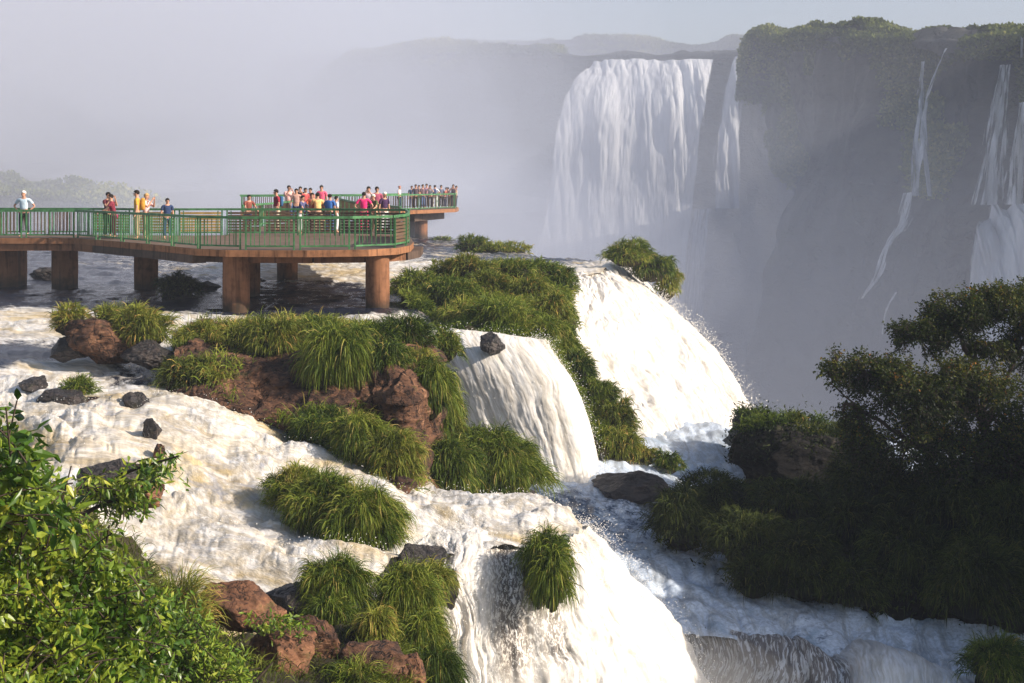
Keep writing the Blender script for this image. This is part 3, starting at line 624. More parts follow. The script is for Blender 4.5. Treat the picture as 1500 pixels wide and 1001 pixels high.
def turf(G, n, L, label, r=(0,1), c=(0,1), mat='grass', tint0=.45, lim=-.9, bw=.5, f0=.9):
    h, w = G.shape[:2]; i = (R.uniform(*r, n)*(h-1)).astype(int); j = (R.uniform(*c, n)*(w-1)).astype(int)
    nn = normals(G)[i, j]; nn = nn*np.where(nn[:, 2:3] < 0, -1, 1); p = G[i, j]+R.normal(size=(n,3))*.04
    k = fbm(p[:,0]*f0, p[:,1]*f0, p[:,2]*f0, 3, 66); ok = k > lim; p = p[ok]; nn = nn[ok]; k = k[ok]; m = len(p)
    dr = nn*.6+np.array([.15,-.1,.7])+R.normal(size=(m,3))*.45; dr /= np.linalg.norm(dr, axis=1, keepdims=True)
    wd = p[:, 1]/F*bw*R.uniform(.8, 1.6, m)
    V, Fb = blades(p+nn*(k*.12)[:, None], dr, L*R.uniform(.4,1.3,m)*(1+.5*k), wd, .28*R.uniform(.4,1.4,m))
    tn = tint0+.3*k+R.normal(size=m)*.14
    return tag(mk('grass', V, Fb, M[mat], None, True, {'tint': np.clip(np.repeat(tn, 12)+np.tile(np.repeat(np.array([-.12,-.05,0,.05,.1,.16]), 2), m), 0, 1)}), label, kind='stuff')
def tussock(cx, cy, d, w, h, label, mat='grass', dens=1.0, hang=.0, Lk=1.0, group=None, tint=0.0, up=.75, wind=(.15,0), mound='mound', bw=.40):
    c = P(cx, cy, d); s = d/F; rx, rz = w*s*1.0, h*s*.96; ry = rx*.8
    n = int(max(260, w*h*2.0*dens)); tint = tint+.11*R.normal(); 
    e = R.normal(size=(n,3)); e /= np.linalg.norm(e, axis=1, keepdims=True)
    e[:, 2] = np.where(e[:, 2] < -.35, -e[:, 2], e[:, 2]); e[:, 1] = np.where((e[:,1] > .3) & (R.rand(n) < .5), -e[:,1], e[:,1])
    bumpy = 1+.5*fbm(e[:,0]*2.4+cx, e[:,1]*2.4, e[:,2]*2.4+cy, 3, 3)
    k = np.round(e*3.2+R.normal(size=(n,3))*.15)/3.2      # gather the blades into bunches
    root = c+e*np.array([rx, ry, rz])*(.80*bumpy)[:, None]
    L = (.62*(rx+rz)*.27+.10+.12*hang)*Lk*R.uniform(.55, 1.25, n)*(1+.25*fbm(e[:,0]*3, e[:,1]*3, e[:,2]*3+cy, 2, 9))
    dr = e*.6+k*.35+np.array([wind[0], wind[1], up])+R.normal(size=(n,3))*.46; dr /= np.linalg.norm(dr, axis=1, keepdims=True)
    wd = s*R.uniform(.8, 1.7, n)*bw; g = (.24+hang*.3)*R.uniform(.4, 1.6, n)
    V, Fb = blades(root, dr, L, wd, g)
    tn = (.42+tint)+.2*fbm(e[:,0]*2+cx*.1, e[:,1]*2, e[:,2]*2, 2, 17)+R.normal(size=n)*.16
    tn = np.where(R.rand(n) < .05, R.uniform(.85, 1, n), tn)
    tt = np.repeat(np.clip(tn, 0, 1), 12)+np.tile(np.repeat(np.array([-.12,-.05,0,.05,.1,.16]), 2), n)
    V0, F0 = ICO[3]; bb = 1+.14*fbm(V0[:,0]*2+cx, V0[:,1]*2, V0[:,2]*2, 3, 5)
    Vm = c+V0*np.array([rx, ry, rz])*(.80*bb)[:, None]; 
    nb = len(V); V = np.concatenate([V, Vm]); tt = np.concatenate([tt, np.zeros(len(Vm))])
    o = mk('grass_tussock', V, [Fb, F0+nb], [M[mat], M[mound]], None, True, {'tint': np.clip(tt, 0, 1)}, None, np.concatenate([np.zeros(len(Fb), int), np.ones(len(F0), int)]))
    return tag(o, label, 'grass tussock', group)
LI = 'grass tussocks on the rocks by the left rapids'; OCG = 'grass tussocks on the red outcrop'; IG = 'grass tussocks on the island between the falls'; FG = 'grass tussocks by the front cascade'; HG = 'dark tussocks on the shaded bank'
T = [
 (102,474,30.4,26,24,'small yellowish tussock on the left end of the brown rock by the upper rapids','grass_y',1,0,1,LI),
 (164,468,30.8,26,18,'low tuft on the crown of the brown rock by the upper rapids','grass_y',1,0,1,LI),
 (205,486,30.2,42,36,'rounded bushy tussock on the right end of the brown rock by the upper rapids','grass_y',1.2,.3,1,LI),
 (116,574,27.6,22,20,'little green tuft growing on a black boulder at the left','grass',1.2,0,1,LI),
 (262,424,45,30,21,'dark tussock standing in the river between two walkway pillars','grass_d',1.2,.3,1,None),
 (302,508,30.8,40,30,'tussock at the top left corner of the red outcrop','grass_y',1,.2,1,OCG),
 (280,560,28.6,42,32,'shaggy tussock low at the left foot of the red outcrop','grass_y',.9,.4,1,OCG),
 (318,570,28.2,26,30,'straggly tussock beside the left foot of the red outcrop','grass_y',.7,.4,1,OCG),
 (352,494,31,34,22,'tussock along the top edge of the red outcrop behind bare orange rock','grass_y',1,.2,1,OCG),
 (400,502,29.8,42,30,'broad golden tussock over the bare orange rock of the outcrop','grass_y',1.1,.5,1,OCG),
 (462,492,30.4,36,24,'green tussock at the middle top of the red outcrop','grass',1,.2,1,OCG),
 (496,534,28.4,44,46,'long green mane of grass hanging down the face of the red outcrop','grass',1.3,1.4,1.35,OCG),
 (545,500,30.4,38,22,'low green tussock on the outcrop near the river behind','grass',1,.2,1,OCG),
 (592,496,30.8,38,26,'rounded green tussock at the top right of the red outcrop','grass',1.1,.3,1,OCG),
 (568,530,28.4,30,24,'short tussock hanging just above the rusty right face','grass',1,.8,1,OCG),
 (612,540,29.4,20,26,'thin golden fringe of grass at the right shoulder of the outcrop','grass_y',1,1.0,1,OCG),
 (653,512,33.4,21,24,'small round tussock at the left lip of the middle waterfall','grass',1.2,.5,1,OCG),
 (630,580,28.4,26,46,'narrow curtain of grass hanging on the shaded corner of the outcrop','grass',1.1,1.5,1.1,OCG),
 (646,622,30.6,26,44,'ragged hanging grass between the outcrop corner and the middle waterfall','grass',.9,1.4,1.1,OCG),
 (470,640,26.6,42,34,'tussock at the left of the green skirt below the outcrop','grass',1.1,.5,1,OCG),
 (525,660,25.9,54,44,'tussock in the middle of the green skirt below the outcrop','grass',1.15,.6,1,OCG),
 (572,682,25.3,38,42,'tussock at the right end of the green skirt below the outcrop','grass_y',1,.7,1,OCG),
 (655,694,28.2,40,46,'dark shaggy tussock left of the big one at the foot of the middle waterfall','grass',1,.8,1.1,OCG),
 (728,692,30.2,70,50,'big dome shaped tussock at the foot of the middle waterfall','grass',1.25,.6,1,OCG),
 # island
 (612,424,44.5,36,26,'tussock at the left tip of the grassy island','grass',1.1,.3,1,IG),
 (655,405,46.5,34,18,'golden tussock on the back slope of the grassy island','grass_y',1,.2,1,IG),
 (690,398,46,38,20,'golden crest tussock at the highest point of the grassy island','grass_y',1,.2,1,IG),
 (745,398,47.5,38,16,'long green tussock along the far rim of the grassy island','grass',1,.2,1,IG),
 (790,402,48.5,30,16,'green tussock on the far right rim of the grassy island','grass',1,.2,1,IG),
 (822,424,47.8,20,28,'rounded tussock at the right shoulder of the grassy island beside the broad fall','grass',1.2,.5,1,IG),
 (655,440,42.5,42,26,'dark green tussock in the hollow left of the grassy island','grass',1.1,.4,1,IG),
 (712,430,43.5,44,26,'broad tussock in the heart of the grassy island','grass_y',1,.4,1,IG),
 (770,436,43.5,40,24,'tussock right of the heart of the grassy island','grass_y',1,.4,1,IG),
 (806,462,42,28,30,'straw tipped tussock over the brown patch of the grassy island','grass_y',1.1,.7,1,IG),
 (690,470,39.8,44,26,'dark lower tussock above the lip of the middle waterfall','grass',1.1,.5,1,IG),
 (740,474,38.6,48,30,'full dark green tussock at the front of the grassy island','grass',1.2,.5,1,IG),
 (790,494,38.2,34,26,'tussock at the front right of the grassy island','grass',1.1,.6,1,IG),
 (822,520,38.6,18,34,'narrow tussock sliding down beside the middle waterfall','grass',1.1,1.0,1,IG),
 (848,560,38.2,22,34,'leafy tussock at the top of the green strip between the two falls','grass',1.2,.6,1,IG),
 (874,592,37.8,28,34,'tussock in the upper part of the green strip between the two falls','grass',1.2,.6,1,IG),
 (900,622,37.4,30,32,'tussock in the middle of the green strip between the two falls','grass_y',1.1,.6,1,IG),
 (905,656,36.6,34,24,'mossy tussock low on the green strip between the two falls','grass_y',1.1,.8,.9,IG),
 (938,672,36.6,24,16,'last tussock at the foot of the green strip between the two falls','grass_y',1,.8,.8,IG),
 (978,682,36.2,20,18,'small round tussock alone by the pool right of the green strip','grass',1.2,.5,.8,IG),
 (692,362,72,26,14,'bush like tussock standing in the river before the brink','grass',1.4,0,.8,'tussocks in the river before the far brink'),
 (734,370,71,40,12,'long low tussock stretching right in the river before the brink','grass',1.4,0,.8,'tussocks in the river before the far brink'),
 (648,353,84,18,5,'thin faded line of grass at the far brink near the grey pillar','grass',1.4,0,.8,'tussocks in the river before the far brink'),
 (920,376,58.5,34,20,'domed tussock at the top of the broad fall against the gorge','grass',1.3,.4,.9,'tussocks at the crest of the broad fall'),
 (952,395,59,32,24,'trailing tussock right of the domed one at the crest of the broad fall','grass',1.3,.8,.9,'tussocks at the crest of the broad fall'),
 (977,418,60,18,28,'steep tussock hanging lowest at the crest of the broad fall','grass',1.3,1.0,.9,'tussocks at the crest of the broad fall'),
 # front
 (432,728,22.8,32,32,'spiky tussock at the upper left of the mound in the rapids','grass',1,.2,1,FG),
 (478,752,22.2,42,38,'shaggy middle tussock of the mound in the rapids','grass',1.1,.5,1,FG),
 (532,772,21.7,46,46,'large drooping tussock at the right of the mound in the rapids','grass',1.2,.7,1.05,FG),
 (494,866,18.6,38,40,'bright green tussock on the black rock above the orange boulders','grass',1.3,.8,1.05,FG),
 (486,906,18.0,30,22,'lower tussock drooping under the bright green one above the boulders','grass',1.1,.9,1,FG),
 (594,888,18.8,38,48,'upright bright tussock left of the front cascade','grass',1.3,1.0,1.05,FG),
 (618,946,18.0,28,42,'tussock trailing down beside the front cascade','grass',1.2,1.2,1.1,FG),
 (642,990,17.6,26,34,'lowest tussock at the bottom edge beside the front cascade','grass',1.2,1.2,1.1,FG),
 (632,852,20.2,24,22,'yellow tuft between the wet rock and the front cascade','grass_y',1,.9,1,FG),
 (550,925,17.2,22,24,'straw coloured tuft between the two bright tussocks','grass_y',.8,.9,1,FG),
 (520,996,15.4,34,14,'grey green grass bending over the dark boulder at the bottom edge','grass',.5,.3,1.6,FG),
 (800,818,21.4,28,34,'grass cap on the rock inside the front cascade','grass',1.2,1.2,1.0,FG),
 (808,860,21.0,18,44,'long grass tail hanging inside the front cascade','grass',1.2,1.6,1.1,FG),
 (1462,975,24.2,46,34,'lit round tussock at the bottom right corner','grass',1.2,.5,1,None),
 # headland
 (1000,762,31,44,36,'dark dome tussock at the tip of the shaded bank over the pool','grass_d',1.2,.6,.9,HG),
 (1050,735,33,44,28,'dark tussock behind the tip of the shaded bank','grass_d',1,.5,.9,HG),
 (1100,800,30,46,40,'dark tussock above the water in the middle of the shaded bank','grass_d',1,.6,.9,HG),
 (1170,835,29,50,44,'dim green tussock at the front foot of the shaded bank','grass_d',1,.6,.9,HG),
 (1105,850,29,32,26,'small dark tussock at the water line of the shaded bank','grass_d',1,.6,.9,HG),
 (1160,745,32,54,34,'dark tussock below the black bluff','grass_d',1,.5,.9,HG),
 (1250,790,30.5,56,46,'dim tussock in the centre of the shaded bank','grass_d',1,.6,.9,HG),
 (1340,830,29,62,50,'dark tussock at the right part of the shaded bank','grass_d',1,.6,.9,HG),
 (1250,860,28.6,44,30,'dark tussock low near the water in the shaded bank','grass_d',.8,.6,.9,HG),
 (1430,860,28,62,54,'dark tussock near the right edge of the shaded bank','grass_d',1,.6,.9,HG),
 (1280,720,32,56,40,'dark tussock under the tree left side','grass_d',1,.6,.9,HG),
 (1400,760,30,70,46,'dark tussock under the trunk of the tree','grass_d',.9,.6,.9,HG),
 (1490,790,29,50,60,'dark tussock cut by the right edge below the tree','grass_d',.9,.6,.9,HG),
 (1110,634,36.8,18,14,'small tuft on the left corner of the black bluff','grass',1.2,.4,.9,'tufts on the black bluff'),
 (1160,628,37,22,20,'bright spiky tuft standing on the black bluff','grass_y',1.2,.2,1,'tufts on the black bluff'),
 (1200,640,36.8,26,14,'low sunlit tuft in the middle of the black bluff','grass_y',1.2,.3,.9,'tufts on the black bluff'),
 (1240,636,36.8,24,18,'golden tuft at the right of the black bluff by the tree','grass_y',1.2,.3,1,'tufts on the black bluff'),
]
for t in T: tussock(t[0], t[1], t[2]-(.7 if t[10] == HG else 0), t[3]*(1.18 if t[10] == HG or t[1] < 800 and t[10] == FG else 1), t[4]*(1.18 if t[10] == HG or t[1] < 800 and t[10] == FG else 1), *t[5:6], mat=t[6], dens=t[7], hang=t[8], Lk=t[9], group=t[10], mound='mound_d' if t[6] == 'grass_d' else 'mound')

# ================================================================ boulders
def boulder(cx, cy, d, w, h, label, mat='rock', seed=0, dp=.9, sub=5, group=None, rough=.10, planes=16):
    V, Fc = ICO[sub]; r = np.random.RandomState(seed+100)
    rr = np.full(len(V), 1.25)
    for _ in range(planes):
        nrm = r.normal(size=3); nrm /= np.linalg.norm(nrm); dd = r.uniform(.6, .98)
        q = V@nrm; rr = np.where(q > .05, np.minimum(rr, dd/np.maximum(q, .05)), rr)
    rr = np.minimum(rr, 1.15)
    v = V*rr[:, None]
    q = v*2+seed*3.1
    rr2 = 1+rough*(fbm(q[:,0], q[:,1], q[:,2], 5, seed)+.6*np.abs(vn(q[:,0]*3, q[:,1]*3, q[:,2]*3, seed+2)))
    s = d/F; S = np.array([w*s, (w*.5+h*.5)*s*dp, h*s])
    v = v*rr2[:, None]*S
    o = mk('boulder', v, Fc, M[mat], None, True); o.location = P(cx, cy, d); o.data.shade_smooth() if hasattr(o.data, 'shade_smooth') else None
    return tag(o, label, 'rock', group)
BS = [
 (150,498,30.2,56,34,'brown rock between tussocks in the upper left rapids','rock',1),
 (100,512,30,28,18,'dark low rock at the left foot of the brown one','wet',2),
 (215,520,29.6,44,22,'dark wet foot of rock under the rounded left tussock','wet',3),
 (48,566,27.8,26,15,'flat dark boulder awash in the left rapids','wet',4),
 (92,586,27.2,46,20,'black boulder under the little green tuft','wet',5),
 (136,590,27,16,10,'small brown stone beside the black tufted boulder','rock',6),
 (200,595,26.5,22,18,'pointed brown stone standing in the rapids','wet',7),
 (222,632,24.9,17,18,'dark stone splashed over in the middle of the rapids','wet',8),
 (234,662,24.1,7,15,'thin upright stone below the splashed one','rock',9),
 (165,708,20.2,58,34,'dark rock behind the leafy branch at the left','wet',10),
 (208,728,19.8,34,26,'reddish end of rock under the leafy branch','rust',11),
 (720,505,34.9,21,16,'brown stone on the lip of the middle waterfall','wet',12),
 (922,716,33.6,54,24,'long dark rock lying in the pool at the foot of the broad fall','wet',13),
 (350,892,17.2,56,40,'pointed orange boulder on the near shore','rust',14),
 (308,900,18,34,28,'black boulder left of the pointed orange one','wet',15),
 (430,884,18.6,44,28,'black boulder between the orange one and the bright tussock','wet',16),
 (408,962,15.9,60,52,'orange brown boulder at the bottom below the pointed one','rust',17),
 (462,940,16.8,38,36,'reddish boulder under the lower tussock','rock',18),
 (545,980,15.9,68,52,'big dark brown boulder at the bottom centre','rock',19),
 (600,992,15.8,30,40,'orange edged rock right of the big dark boulder','rust',20),
 (616,826,20.9,42,36,'wet dark rock under thin water at the lip of the front cascade','wet',21),
 (790,850,21.6,34,60,'rock inside the front cascade under hanging grass','wet',22),
 (655,860,20.6,20,26,'small wet rock below the yellow tuft in the cascade','wet',23),
 (1200,680,35.4,60,36,'shadowed boulder at the base of the black bluff','dark',24),
 (1155,893,28,16,8,'small dark stone at the water edge of the shaded bank','dark',25),
 (1462,1000,24.6,44,30,'dark rock under the tussock at the bottom right corner','dark',26),
 (70,402,52.5,22,14,'black rock against the second pillar of the walkway','wet',27),
 (262,440,45,36,14,'flat dark rock under the tussock in the river','wet',28),
 (300,420,47,20,8,'low dark rock awash right of the river tussock','wet',29),
 (745,735,31.4,46,24,'wet black rock under the big dome shaped tussock','wet',30),
 (700,395,76,50,14,'faded dark rock under the tussocks before the brink','wet',31),
]
for b in BS:
    o = boulder(*b[:5], b[5], b[6], b[7])
    if b[7] == 31: o.location = P(715,382,72)

# ================================================================ leafy plants
def add_leaves(store, pos, nrm, L, W, tint, drop=.5, rnd=.6):
    V, Fc = leaves(len(pos), pos, nrm, L, W, drop, rnd); store.append((V, Fc, np.repeat(tint, 7)))
def build_leaves(name, store, mat, parent):
    k = 0; Fs = []
    for V, Fc, t in store: Fs.append(Fc+k); k += len(V)
    return mk(name, np.concatenate([s[0] for s in store]), np.concatenate(Fs), mat, parent, False, {'tint': np.clip(np.concatenate([s[2] for s in store]), 0, 1)})
def twigs(tips, base_dir, ln, nl, L, W, store, mb, tint0=.45, droop=.35, tw=.006, dvar=.5):
    n = len(tips); d = base_dir+R.normal(size=(n,3))*dvar; d /= np.linalg.norm(d, axis=1, keepdims=True)
    ln = ln*R.uniform(.6, 1.3, n); k = nl; P0 = tips-d*ln[:, None]*.5; pts = [P0]; p = P0; dd = d.copy()
    for i in range(k):
        p = p+dd*(ln/k)[:, None]; dd[:, 2] -= droop/k; pts.append(p)
    pts = np.stack(pts, 1)
    pp = pts[:, 1:].reshape(-1, 3); td = np.gradient(pts, axis=1)[:, 1:].reshape(-1, 3); td /= np.linalg.norm(td, axis=1, keepdims=True)
    side = np.cross(td, R.normal(size=pp.shape)); side /= np.linalg.norm(side, axis=1, keepdims=True)
    ti = np.repeat(tint0+R.normal(size=n)*.14, k)+R.normal(size=n*k)*.12+.05
    add_leaves(store, pp, td*.6+side*.8, L*R.uniform(.6, 1.25, len(pp)), W*R.uniform(.7, 1.2, len(pp)), ti, .45, .3)
    if mb is not None:
        for i in range(0, n, 3): mb.tube(pts[i][::2], tw, 3)
def sample_poly(poly, n):
    poly = np.array(poly, float); lo, hi = poly.min(0), poly.max(0); out = np.zeros((0,2))
    while len(out) < n:
        q = R.uniform(lo, hi, (n*2, 2)); out = np.concatenate([out, q[inpoly(q[:,0], q[:,1], poly)]])
    return out[:n]
def P_arr(q, d): return np.stack([(q[:,0]-750)/F*d, d, -(q[:,1]-HOR)/F*d], 1)
# big-leaved shrub at the left
def shrub(name, poly, n, dfun, thick, L, W, label, mat, bdir, ln, nl, tint0, stems, droop=.35, cat='shrub', dvar=.5):
    q = sample_poly(poly, n); d = dfun(q[:,0], q[:,1])+R.uniform(0, thick, n)+.35*fbm(q[:,0]*.02, q[:,1]*.02, 0, 3, 70)
    tips = P_arr(q, d); root = empty(name, P(*stems[0][0])); rl = np.array(root.location)
    st = []; mb = MB()
    tn = tint0+.14*fbm(q[:,0]*.015, q[:,1]*.015, 0, 3, 71)
    twigs(tips-rl, np.array(bdir), ln, nl, L, W, st, mb if n > 100 else None, tn, droop, dvar=dvar)
    build_leaves('foliage', st, M[mat], root)
    for s_ in stems:
        pts = np.array([P(*a) for a in s_])-rl; g = cr1(pts[:, None], 12)[:, 0]; mb.tube(g, np.linspace(.03, .008, 12), 6)
    mb.build('stem', M['bark'], root, True)
    return tag(root, label, cat)
shrub('leafy_shrub', [(-80,650),(-10,625),(20,655),(50,700),(90,730),(135,775),(165,820),(215,870),(240,915),(230,1000),(250,1100),(-80,1100)], 2700,
      lambda x, y: 8.2-.0012*(y-600)*1.5+.004*x, 1.6, .078, .034, 'tall shrub with broad shiny leaves in the lower left corner', 'leaf', (.35,-.35,.25), .42, 9, .44,
      [[(60,1090,9),(60,900,9.2),(40,760,9.3),(20,640,9.2)],[(60,1090,9),(140,950,9.2),(150,840,9.4),(160,770,9.3)],[(60,1090,9),(-30,900,9.3),(-60,700,9.3)],[(60,1090,9),(190,980,9.5),(220,900,9.7)]])
shrub('leafy_shrub', [(-80,620),(0,625),(20,615),(40,640),(30,670),(70,705),(100,715),(80,770),(-80,770)], 130,
      lambda x, y: 7.4+0*x, .6, .12, .045, 'upright sprig with long dark leaves at the left edge', 'leaf', (.5,-.1,.45), .4, 6, .35,
      [[(-60,900,8),(-30,760,7.8),(0,680,7.8),(25,630,7.8)]])
shrub('leafy_branch', [(120,700),(150,690),(175,690),(215,668),(255,664),(262,680),(230,700),(212,715),(205,745),(185,752),(150,740)], 120,
      lambda x, y: 12.0+0*x, .7, .10, .034, 'leafy branch reaching over the rapids in front of the dark rock', 'leaf', (.6,-.1,.1), .34, 8, .36,
      [[(60,860,12.2),(120,740,12.3),(170,700,12.3),(215,682,12.2),(262,668,12.1)],[(110,760,12.3),(160,735,12.3),(200,728,12.2)]], .5, 'branch')
shrub('leafy_creeper', [(225,860),(265,880),(295,912),(325,940),(350,965),(372,1000),(380,1030),(390,1100),(150,1100),(200,1000)], 1500,
      lambda x, y: 12.6-.004*(y-880)+.003*(x-230), 1.2, .085, .026, 'low creeping plants with narrow leaves in front of the boulders', 'leaf_s', (.3,-.3,.6), .36, 8, .45,
      [[(260,1090,12.6),(280,980,12.8),(290,920,12.9)],[(260,1090,12.6),(360,1010,12.8),(400,970,12.9)]], .3, 'creeper')
shrub('leafy_creeper', [(360,905),(400,900),(440,905),(455,925),(430,940),(390,935)], 70,
      lambda x, y: 15.6+0*x, .5, .085, .03, 'sprig of small leaves growing over the orange boulders', 'leaf_s', (.3,-.3,.5), .32, 7, .5,
      [[(380,960,15.8),(400,925,15.9),(420,910,15.9)]], .3, 'creeper')
tussock(272,915,15.0,40,30,'thin wispy grass between the shrub and the orange boulder','grass_y',.30,.1,1.7,None,bw=.35)
tussock(262,880,14.4,34,24,'fine dry grass at the water edge above the creeper','grass_y',.35,.1,1.8,None,bw=.35)

# ================================================================ trees
def tree(name, base, limbs, blobs, n, L, W, label, mat='leaf_t', tint0=.35, r0=.16, group=None, nl=5):
    root = empty(name, base); b = np.array(base); mb = MB()
    for pts in limbs:
        g = cr1(np.array(pts)[:, None], 14)[:, 0]-b; g[1:-1] += R.normal(size=(12,3))*.03
        rr = r0 if np.allclose(pts[0], base) else r0*.5
        mb.tube(g, np.linspace(rr, rr*.18, 14), 7)
    st = []; tot = sum(k[3] for k in blobs)
    for c, rx, rz, wgt in blobs:
        m = int(n*wgt/tot); e = R.normal(size=(m,3)); e /= np.linalg.norm(e, axis=1, keepdims=True)
        rad_ = R.uniform(.25, 1, m)**.55*(1+.3*fbm(e[:,0]*2+c[0], e[:,1]*2, e[:,2]*2+c[2], 3, 5))
        tips = np.array(c)+e*rad_[:, None]*np.array([rx, rx, rz])
        k = fbm(tips[:,0]*1.1, tips[:,1]*1.1, tips[:,2]*1.3, 3, 8) > -.3
        tips = tips[k]; e = e[k]
        twigs(tips-b, e*.7+np.array([0,0,.3]), L*4.2, nl, L, W, st, mb, tint0+.22*e[:, 2]+.1*fbm(tips[:,0]*.8, tips[:,1]*.8, tips[:,2]*.8, 2, 4), .3, tw=.007)  # tint rises towards the crown tops, painting sunlight into the leaves
        for i in range(0, len(tips), max(1, len(tips)//14)):
            mid = (np.array(c)+tips[i])/2-b; mb.tube([np.array(c)-b, mid+R.normal(size=3)*.08, tips[i]-b], [.03, .02, .008], 4)
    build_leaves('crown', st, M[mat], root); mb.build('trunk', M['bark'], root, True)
    return tag(root, label, 'tree', group)
b1 = P(1440,770,31.5)
def bl(px, py, d, w, h, g): s = d/F; return (P(px,py,d), w*s, h*s, g)
tree('broadleaf_tree', b1, [[b1, P(1450,680,31.5), P(1440,590,31.3), P(1430,500,31)],[P(1445,640,31.4), P(1400,560,31), P(1340,490,30.8)],[P(1445,620,31.4), P(1480,540,31.6), P(1510,470,31.8)],[P(1440,560,31.2), P(1400,480,31), P(1400,450,31)]],
     [bl(1350,492,30.8,44,26,1.1), bl(1400,462,31,50,30,1.4), bl(1462,452,31.4,52,36,1.8), bl(1510,500,31.8,50,54,1.8), bl(1445,505,31.4,42,22,.6), bl(1540,440,32,60,40,1.4)],
     7200, .09, .045, 'taller rounded tree crown at the right edge above the shaded bank', tint0=.36)
b2 = P(1360,790,30.2)
tree('broadleaf_tree', b2, [[b2, P(1370,710,30.2), P(1350,640,30), P(1300,570,29.8)],[P(1355,660,30), P(1300,625,29.8), P(1262,602,29.7), P(1215,560,29.6)],[P(1360,650,30), P(1400,600,30.2), P(1430,560,30.3)],[P(1262,602,29.7), P(1240,590,29.6), P(1236,615,29.6)]],
     [bl(1270,548,29.8,46,26,1.2), bl(1320,575,29.8,62,52,2.6), bl(1380,560,30,60,44,2.4), bl(1440,600,30.2,64,70,3), bl(1330,650,29.8,62,44,2.2), bl(1400,680,29.6,70,54,2.6), bl(1482,680,29.6,50,70,2.2), bl(1225,545,29.6,26,26,.35), bl(1262,650,29.8,30,34,.8), bl(1255,610,29.7,26,24,.3)],
     13000, .09, .045, 'lower spreading tree with leaves tinted as if sunlit and a bare limb reaching left', tint0=.38, r0=.14)

# leafy undergrowth over the shaded bank
def undergrow(G, n, L, W, label, r=(0,1), c=(0,1), mat='leaf_t', tint0=.3):
    h, w = G.shape[:2]; i = R.uniform(r[0]*(h-1), r[1]*(h-1), n); j = R.uniform(c[0]*(w-1), c[1]*(w-1), n); ii, jj = i.astype(int), j.astype(int)
    p = G[ii, jj]+R.normal(size=(n,3))*.1; nn = normals(G)[ii, jj]; nn = nn*np.where(nn[:, 2:3] < 0, -1, 1)
    k = fbm(p[:,0]*.8, p[:,1]*.8, p[:,2]*.8, 3, 60); p = p+nn*(np.maximum(k, 0)*.55*R.rand(n))[:, None]
    V, Fc = leaves(n, p, nn*.5+[0,-.2,.4], L*R.uniform(.6,1.3,n), W, .2, .7)
    return tag(mk('undergrowth', V, Fc, M[mat], None, False, {'tint': np.repeat(np.clip(tint0+.25*k+R.normal(size=n)*.12, 0, 1), 7)}), label, kind='stuff')
undergrow(GHL, 14000, .13, .05, 'dark leafy undergrowth covering the shaded bank', (.06,.72), (0,.75))

turf(GI, 34000, .30, 'green grass carpeting the island between the falls', (.05,.95), (0,1), 'grass', .42)
turf(GOC, 11000, .26, 'grass growing along the top of the red outcrop', (.02,.3), (0,.9), 'grass_y', .4, -.25)
turf(GOC, 6000, .26, 'loose patches of grass on the face of the red outcrop', (.45,.9), (0,.95), 'grass', .45, .42)
turf(GHL, 7000, .34, 'dim grass between the tussocks of the shaded bank', (.05,.6), (0,.6), 'grass_d', .4, .0, 1.0)
undergrow(GBL, 5000, .12, .045, 'dark plants clinging to the black rock bluff', (.25,.95), (0,1), tint0=.22)
turf(GBL, 5000, .3, 'ragged grass along the crest of the black rock bluff', (.45,.85), (0,1), 'grass', .3, -.3)
turf(GNB, 15000, .24, 'short grass and weeds over the near bank', (0,.7), (.15,.95), 'grass_y', .3, -.5)
# ================================================================ walkway
M['steel'] = solid('green_rail_paint', (.06,.18,.07), .5, .5, 5)
M['slat'] = solid('sunlit_ochre_slats', (.34,.22,.06), .7, .3, 2)  # ochre tone paints sunlight onto the back rail infill
M['slat_d'] = solid('brown_slats', (.10,.06,.035), .7, .3, 2)
M['deckm'] = solid('deck_boards', (.13,.085,.06), .8, .25, 2)
def conc(name, c):
    m, nt = newmat(name); n = N(nt); co = obj_co(n)
    f = n.math('ADD', n.math('MULTIPLY', n.noise(n.mapv(co, (2,2,.35)), 2.2, 7, .65), .6), n.math('MULTIPLY', n.noise(co, 5, 6, .6), .4))
    col = n.ramp(f, [(.34, tuple(x*.35 for x in c)), (.48, c), (.64, tuple(min(1, x*1.35) for x in c))])
    sx = n.n('ShaderNodeSeparateXYZ'); n.l(co, sx.inputs[0])
    wl_ = n.step(n.math('ADD', sx.outputs[2], n.math('MULTIPLY', n.noise(co, 3, 5, .6), .7)), 1.05, .5)
    st_ = n.step(n.noise(n.mapv(co, (5,5,.25)), 1.2, 5, .6), .54, .64)
    col = n.mix(n.math('MULTIPLY', st_, .55), col, tuple(x*.22 for x in c)); col = n.mix(n.math('MULTIPLY', wl_, .8), col, (.02,.02,.014))
    n.out(col, .85, n.bump(f, .5, .03), .2); return m
M['conc'] = conc('rust_stained_concrete', (.22,.10,.05)); M['edge'] = conc('stained_deck_edge', (.26,.12,.058)); M['concd'] = conc('shade_toned_stained_concrete', (.09,.06,.045))  # the darkest one has shade mixed into its stained colour
ZD = -2.45
W0 = empty('raised_walkway', (-10, 44, -4.6)); wl = np.array(W0.location)
tag(W0, 'long curved walkway on round pillars with green railings over the river', 'walkway')
def wp(p): return np.array(p, float)-wl
